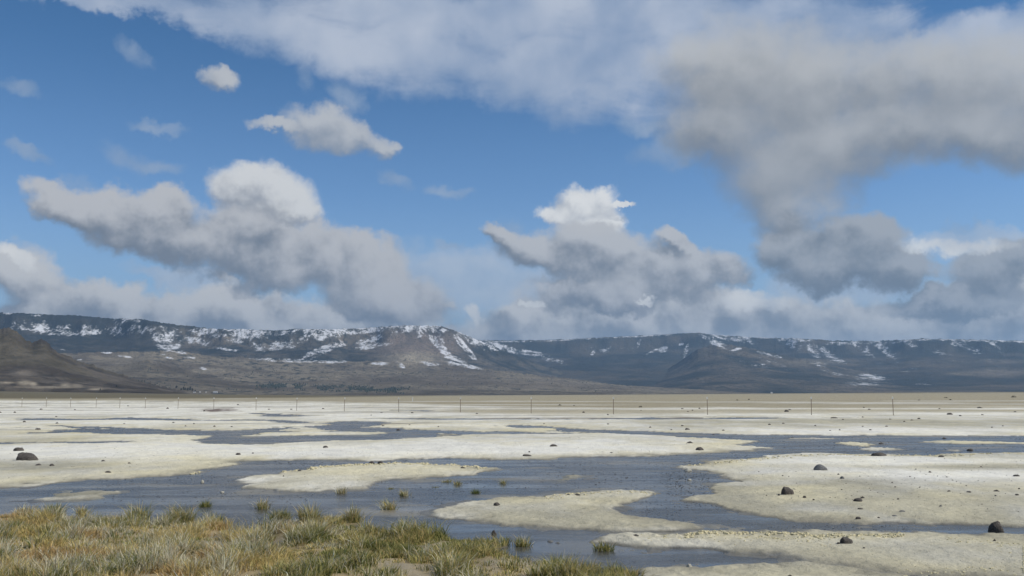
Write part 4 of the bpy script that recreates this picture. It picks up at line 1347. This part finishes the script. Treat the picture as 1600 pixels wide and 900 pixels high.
def crown_mesh(seed, n_=260):
    r = np.random.default_rng(seed)
    Vs_, Fs_ = [], []
    for i in range(n_):
        h_ = r.uniform(0.08, 1.0)
        rad = 0.30 * (1 - h_) ** 0.6 * (1 + 0.3 * math.sin(h_ * 14 + seed)) + 0.03
        a_ = r.uniform(0, 6.28)
        q = rad * math.sqrt(r.uniform(0.2, 1))
        p = np.array([math.cos(a_) * q, math.sin(a_) * q, h_])
        d1, d2 = r.normal(0, 0.055, 3), r.normal(0, 0.055, 3)
        Vs_ += [p + d1, p + d2, p - d1 * 0.6 - d2 * 0.6 + np.array([0, 0, 0.03])]
        Fs_.append((3 * i, 3 * i + 1, 3 * i + 2))
    return raw_mesh("crown", np.array(Vs_), np.array(Fs_))


CR = [crown_mesh(i) for i in range(4)]
for me in CR:
    me.materials.append(leaf_m)
b = bmesh.new()
box_bm(b, 0, 0, -0.1, 0.05, 0.05, 0.75, 0.3)
tk = bpy.data.meshes.new("trunk")
b.to_mesh(tk)
b.free()
tk.materials.append(bark_m)
for i, (px, py, h) in enumerate([(275.5, 607.2, 4.2), (283, 609.8, 3.6), (287, 609.6, 5), (290, 610, 4), (293.5, 610.2, 4.6), (297, 610.2, 5.4), (300.5, 611, 4), (305, 612.5, 3.6), (182, 605, 3), (156.5, 611, 3)]):
    p = mountain_top(px, py)
    if p is None:
        continue
    d_ = math.hypot(p[0], p[1])
    t_ = bpy.data.objects.new("juniper_tree", None)
    COL.objects.link(t_)
    t_.location = (p[0], p[1], p[2] - 0.3)
    sc_ = h / FPX * d_
    t_.scale = (sc_ * 1.1, sc_ * 1.1, sc_)
    link("crown", CR[i % 4], None, t_)
    link("trunk", tk, None, t_)
    if i < 8:
        tag(t_, 'dark juniper tree in the clump by the distant houses at the hill foot', 'tree', 'juniper trees by the distant houses')
    elif i == 8:
        tag(t_, 'lone dark juniper tree on the slope above the foot of the brown hill', 'tree')
    else:
        tag(t_, 'lone dark juniper tree beside the pale cut at the foot of the brown hill', 'tree')

wall_m = simple_mat("white house wall", (0.72, 0.71, 0.68), 0.7, 0.05, 1)
roof_m = simple_mat("pale metal roof", (0.42, 0.43, 0.45), 0.5, 0.1, 1)
dark_m = simple_mat("dark house roof", (0.08, 0.07, 0.07), 0.8, 0.1, 1)
for px, py, w, h, rmat, lb in [(304, 613.6, 3.4, 2.2, dark_m, 'small distant house with a dark roof beside the juniper clump'),
                               (312.5, 613.4, 2.2, 1.6, roof_m, 'small white shed between the dark roofed house and the right houses'),
                               (322, 613.8, 2.0, 1.4, roof_m, 'tiny white shed second from the right among the distant houses'),
                               (336.5, 614.2, 6.0, 2.2, roof_m, 'long pale distant house at the right end of the homestead'),
                               (1205.5, 615, 2.4, 2.2, roof_m, 'tiny lone white building at the foot of the right mountains')]:
    p = mountain_top(px, py)
    if p is None:
        continue
    d_ = math.hypot(p[0], p[1])
    W_, H_ = w / FPX * d_, h / FPX * d_
    t_ = bpy.data.objects.new("house", None)
    COL.objects.link(t_)
    t_.location = (p[0], p[1], p[2] - 0.5)
    t_.rotation_euler = (0, 0, 0.2)
    b = bmesh.new()
    box_bm(b, 0, 0, 0, W_, W_ * 0.6, H_ * 0.65 + 0.5)
    me = bpy.data.meshes.new("wall")
    b.to_mesh(me)
    b.free()
    link("wall", me, wall_m, t_)
    z0h = H_ * 0.65 + 0.5
    hw, hd = W_ * 0.54, W_ * 0.34
    me = bpy.data.meshes.new("roof")
    me.from_pydata([(-hw, -hd, z0h), (hw, -hd, z0h), (hw, hd, z0h), (-hw, hd, z0h), (-hw, 0, z0h + H_ * 0.35), (hw, 0, z0h + H_ * 0.35)], [], [(0, 1, 5, 4), (2, 3, 4, 5), (0, 4, 3), (1, 2, 5), (3, 2, 1, 0)])
    link("roof", me, rmat, t_)
    for sx in (-0.25, 0.25):
        b = bmesh.new()
        box_bm(b, sx * W_, -W_ * 0.3 - 0.04, 0.5 + H_ * 0.25, W_ * 0.12, 0.06, H_ * 0.22)
        me = bpy.data.meshes.new("window")
        b.to_mesh(me)
        b.free()
        link("window", me, dark_m, t_)
    tag(t_, lb, 'house')

# wooded strip at the foot of the mountains: one far-off wood
Vt, Ft = [], []
cnt = 0
leaf2_m = simple_mat("far wood foliage", (0.045, 0.060, 0.050), 0.95, 0.35, 0.05)  # foliage lightened: extra distance haze put into its colour
for _ in range(2600):
    u = RNG.uniform(400, 640)
    c0 = np.interp(u, [400, 440, 500, 560, 600, 640], [601.5, 604, 606.5, 608, 609, 611])
    v = c0 + RNG.normal(0, 2.2)
    if _ < 1700 and fbm(np.array([u / 18]), np.array([v / 4]), 3, 79)[0] < -0.15:
        continue
    if _ > 1700:
        u, v = RNG.uniform(200, 1000), RNG.uniform(575, 612)
        if fbm(np.array([u / 40]), np.array([v / 6]), 3, 77)[0] < 0.0:
            continue
    p = mountain_top(u, v, 3600)
    if p is None or p[2] < -5:
        continue
    hgt = RNG.uniform(3.5, 8) * (1 if _ < 1700 else 0.8)
    k0 = len(Vt)
    nn = 5
    for j in range(nn):
        a_ = j * 6.283 / nn + RNG.uniform(-.3, .3)
        Vt.append((p[0] + math.cos(a_) * hgt * 0.42, p[1] + math.sin(a_) * hgt * 0.42, p[2] + hgt * 0.12 - 1))
        
    for j in range(nn):
        a_ = j * 6.283 / nn + RNG.uniform(-.3, .3)
        Vt.append((p[0] + math.cos(a_) * hgt * 0.2, p[1] + math.sin(a_) * hgt * 0.2, p[2] + hgt * RNG.uniform(0.5, 0.75)))
    Vt.append((p[0], p[1], p[2] + hgt))
    for j in range(nn):
        Ft.append((k0 + j, k0 + (j + 1) % nn, k0 + nn + (j + 1) % nn))
        Ft.append((k0 + j, k0 + nn + (j + 1) % nn, k0 + nn + j))
        Ft.append((k0 + nn + j, k0 + nn + (j + 1) % nn, k0 + 2 * nn))
fw = link("juniper_wood", raw_mesh("juniper_wood", np.array(Vt), np.array(Ft)), leaf2_m)
tag(fw, kind='stuff')
# ------------------------------------------------------------------ grass
def blade_arrays(px, py, pz, hgt, lean, ang, wid, colr, curl):
    """many blades at once: root, height, lean, direction, width, colour -> verts, faces, colours"""
    n_ = len(px)
    dx, dy = np.cos(ang), np.sin(ang)
    sx, sy = -dy, dx
    # blades are seen from any side: turn the ribbon by a random amount
    tw = RNG.uniform(0, math.pi, n_)
    wx, wy = np.cos(tw), np.sin(tw)
    out = []
    for t, wk in ((0.0, 1.0), (0.55, 0.8)):
        hx = lean * hgt * (t ** curl)
        cx, cy, cz = px + dx * hx, py + dy * hx, pz + hgt * t * (1 - 0.25 * lean * t)
        out.append(np.stack([cx - wx * wid * wk / 2, cy - wy * wid * wk / 2, cz], -1))
        out.append(np.stack([cx + wx * wid * wk / 2, cy + wy * wid * wk / 2, cz], -1))
    hx = lean * hgt
    out.append(np.stack([px + dx * hx, py + dy * hx, pz + hgt * (1 - 0.25 * lean)], -1))
    Vv = np.stack(out, 1).reshape(-1, 3)          # 5 per blade: b0 b1 m0 m1 tip
    k = np.arange(n_)[:, None] * 5
    F_ = np.concatenate([k + np.array([0, 1, 3]), k + np.array([0, 3, 2]), k + np.array([2, 3, 4])])
    Cc = np.repeat(colr, 5, axis=0)
    shade = np.tile(np.array([1.0, 1.0, 1.0, 1.0, 1.0]), n_)[:, None]
    return Vv, F_, Cc * shade


gm_ = bpy.data.materials.new("grass blades")
gm_.use_nodes = True
N = NT(gm_.node_tree)
bs = N.n['Principled BSDF']
att = N.new('ShaderNodeAttribute', attribute_name="tone")
N.l.new(att.outputs['Color'], bs.inputs['Base Color'])
bs.inputs['Roughness'].default_value = 0.75
bs.inputs['Specular IOR Level'].default_value = 0.2
tr = N.new('ShaderNodeBsdfTranslucent')
N.l.new(att.outputs['Color'], tr.inputs[0])
mx_ = N.new('ShaderNodeMixShader')
mx_.inputs[0].default_value = 0.42
N.l.new(bs.outputs[0], mx_.inputs[1])
N.l.new(tr.outputs[0], mx_.inputs[2])
N.l.new(mx_.outputs[0], N.n['Material Output'].inputs['Surface'])

STRAW = np.array([0.72, 0.57, 0.25])
BLEACH = np.array([0.80, 0.73, 0.54])
RUST = np.array([0.62, 0.43, 0.20])
GREEN = np.array([0.15, 0.185, 0.055])
OLIVE = np.array([0.42, 0.38, 0.14])


def tuft_field(cx, cy, cz, per, hmean, seed, dry, green, rust):
    """tufts at cx,cy: blades fan out from each"""
    n_ = len(cx)
    r = np.random.default_rng(seed)
    reps = r.poisson(per, n_) + 3
    ti = np.repeat(np.arange(n_), reps)
    m_ = len(ti)
    rad = np.abs(r.normal(0, 0.035, m_))
    th = r.uniform(0, 2 * math.pi, m_)
    px, py = cx[ti] + np.cos(th) * rad, cy[ti] + np.sin(th) * rad
    th_ = r.uniform(0.6, 1.45, n_)[ti]
    h_ = hmean[ti] * th_ * r.uniform(0.45, 1.15, m_)
    lean = np.clip(rad * 9 + np.abs(r.normal(0, 0.38, m_)), 0, 1.5)
    ang = th + r.normal(0, 0.5, m_)
    wid = r.uniform(0.0035, 0.0100, m_)
    u = r.uniform(0, 1, m_)
    c = np.broadcast_to(STRAW, (m_, 3)).copy()
    c = np.where((u < dry[ti])[:, None], BLEACH, c)
    c = np.where((r.uniform(0, 1, m_) < rust[ti])[:, None], RUST, c)
    ug = r.uniform(0, 1, m_)
    c = np.where((ug < green[ti])[:, None], GREEN, c)
    c = np.where(((ug >= green[ti]) & (ug < green[ti] * 1.6 + 0.10))[:, None], OLIVE, c)
    c = c * r.uniform(0.65, 1.2, (m_, 1)) * r.uniform(0.65, 1.2, n_)[ti][:, None]
    isr = np.all(c == c, axis=1)
    h_ = h_ * np.where(ug < green[ti], 0.85, 1.0)
    return blade_arrays(px, py, cz[ti], h_, lean, ang, wid, np.clip(c, 0.01, 0.8), r.uniform(1.3, 2.4, m_))


P_ = np.array(GRASS_POLY)
nt = 26000
gx = RNG.uniform(-8.5, 2.3, nt * 3)
gy = RNG.uniform(5.2, 14.6, nt * 3)
gs = poly_sd(GRASS_POLY, gx, gy) + fbm(gx * 1.3, gy * 1.3, 3, 5) * 0.25
u_, v_ = project(gx, gy, np.zeros_like(gx))
dens = fbm(gx * 1.1, gy * 1.1, 3, 401)
hole = 0.6 * sstep(0.5, 0.8, fbm(gx * 0.9 + 4, gy * 0.9, 3, 405)) * sstep(430, 620, u_)      # bare wet gaps on the right
keep = (gs > 0.02) & (RNG.uniform(0, 1, len(gx)) < np.clip(0.28 + 0.3 * dens + 0.75 * sstep(0.35, 0.75, vnoise(gx * 3.6, gy * 2.8, 431)) - 0.75 * hole, 0.03, 1)) & (u_ > -260)
keep &= RNG.uniform(0, 1, len(gx)) < sstep(0.0, 0.35, gs) * 0.7 + 0.30
gx, gy, gs, u_, v_ = [a[keep][:nt] for a in (gx, gy, gs, u_, v_)]
gz, _, _ = glook(gx, gy)
gz = np.maximum(gz, -0.01)
kk = fbm(gx * 0.8, gy * 0.8, 4, 411)
k2 = fbm(gx * 2.4, gy * 2.4, 3, 417)
k3 = fbm(gx * 1.7 + 9, gy * 1.5, 3, 421)
hm = 0.118 + 0.045 * kk + 0.06 * k2 + 0.035 * np.exp(-(gs / 0.5) ** 2)
rust_ = np.clip(sstep(0.15, 0.5, k3) * 0.85 * sstep(520, 380, u_) + 0.06, 0, 0.85)
hm = hm * (1 - 0.45 * rust_)
clump = sstep(0.35, 0.75, vnoise(gx * 3.6, gy * 2.8, 431))
hm = hm * (0.32 + 0.78 * clump)
green_ = np.clip(0.03 + 0.30 * sstep(0.20, 0.70, -k3 + 0.6 * k2) + 0.30 * sstep(400, 600, u_), 0, 0.55)
dry_ = np.clip(0.42 + 0.9 * k2 + 0.3 * kk, 0.03, 0.95)
Vg, Fg, Cg = tuft_field(gx, gy, gz, 10, hm, 501, dry_, green_, rust_)
me = raw_mesh("grass", Vg, Fg)
set_col(me, "tone", Cg)
tag(link("grass", me, gm_), kind='stuff')

# single tussocks standing in the brine
TUS = [
    (533, 771, 17, 15, .8, .1, 'bleached dry tussock at the front shore of the yellow island'),
    (608, 796, 27, 19, .55, .25, 'largest straw coloured tussock standing in brine in front of the grass bank'),
    (632, 775, 16, 14, .7, .15, 'thin pale tussock in brine right behind the largest straw tussock'),
    (611, 764, 7, 4, .2, .5, 'tiny dark tussock in brine near the right end of the yellow island'),
    (681, 761.5, 8, 4, .2, .5, 'tiny dark tussock left of the pair in the middle of the brine'),
    (697, 753.5, 12, 6, .4, .3, 'left tussock of the pair in the middle of the brine'),
    (714, 757.5, 13, 9, .4, .35, 'right tussock of the pair in the middle of the brine'),
    (743, 771, 15, 10, .1, .8, 'green tussock in the brine behind the grey central island'),
    (787, 756, 9, 9, .4, .3, 'thin tussock in open brine beyond the central island'),
    (322, 792, 20, 14, .2, .6, 'green tussock in brine just off the grass bank at the left'),
    (409, 795, 24, 17, .6, .25, 'sparse pale tussock in brine in front of the yellow island'),
    (438, 811, 42, 20, .4, .45, 'broad green and straw tussock at the edge of the grass bank, left of centre'),
    (944, 860, 34, 17, .45, .5, 'low tussock at the left tip of the crusted near bar'),
    (85, 800, 34, 14, .3, .5, 'green tussock fringe on the far edge of the bank at the left'),
    (128, 803, 16, 15, .6, .2, 'thin dry tussock standing at the far edge of the bank, left'),
    (217, 813, 46, 27, .35, .4, 'tall tussock on the far edge of the bank, left of centre'),
    (285, 817, 60, 32, .45, .35, 'widest tall tussock on the far edge of the bank'),
    (333, 820, 34, 20, .35, .4, 'tussock right beside the widest one on the edge of the bank'),
    (482, 822, 40, 30, .4, .3, 'tall straw tussock on the edge of the bank at centre left'),
    (550, 818, 26, 30, .5, .3, 'narrow tall tussock where the bank edge juts into the brine'),
    (815, 853, 30, 18, .45, .35, 'tussock at the right end of the straight bank edge'),
    (872, 896, 44, 30, .3, .6, 'green tussock at the bottom right end of the grass bank'),
    (925, 899, 30, 24, .5, .3, 'pale tussock at the bottom near the last brine pool'),
    (963, 902, 40, 26, .5, .45, 'rightmost tussock at the bottom, leaning over the last brine pool'),
]
for i, (px, py, w, h, dr, gr, lb) in enumerate(TUS):
    x, y = at(px, py, 0.0)
    d_ = math.hypot(x, y)
    rw, hh = w / FPX * d_ / 2, h / FPX * d_
    n_ = max(4, int(w * 0.9))
    a_ = RNG.uniform(0, 6.28, n_)
    q = np.sqrt(RNG.uniform(0, 1, n_)) * rw * 0.60
    tx, ty = np.cos(a_) * q, np.sin(a_) * q * 0.8
    z = max(gz_at(x, y)[0], -0.01)
    Vv, Ff, Cc = tuft_field(tx, ty, np.zeros(n_), 9, np.full(n_, hh * 0.85), 600 + i, np.full(n_, dr), np.full(n_, gr), np.full(n_, 0.08))
    mound_z = 0.02
    me = raw_mesh("tussock", Vv, Ff)
    set_col(me, "tone", Cc)
    o = link("grass_tussock", me, gm_)
    o.location = (x, y, z)
    tag(o, lb, 'grass tussock')
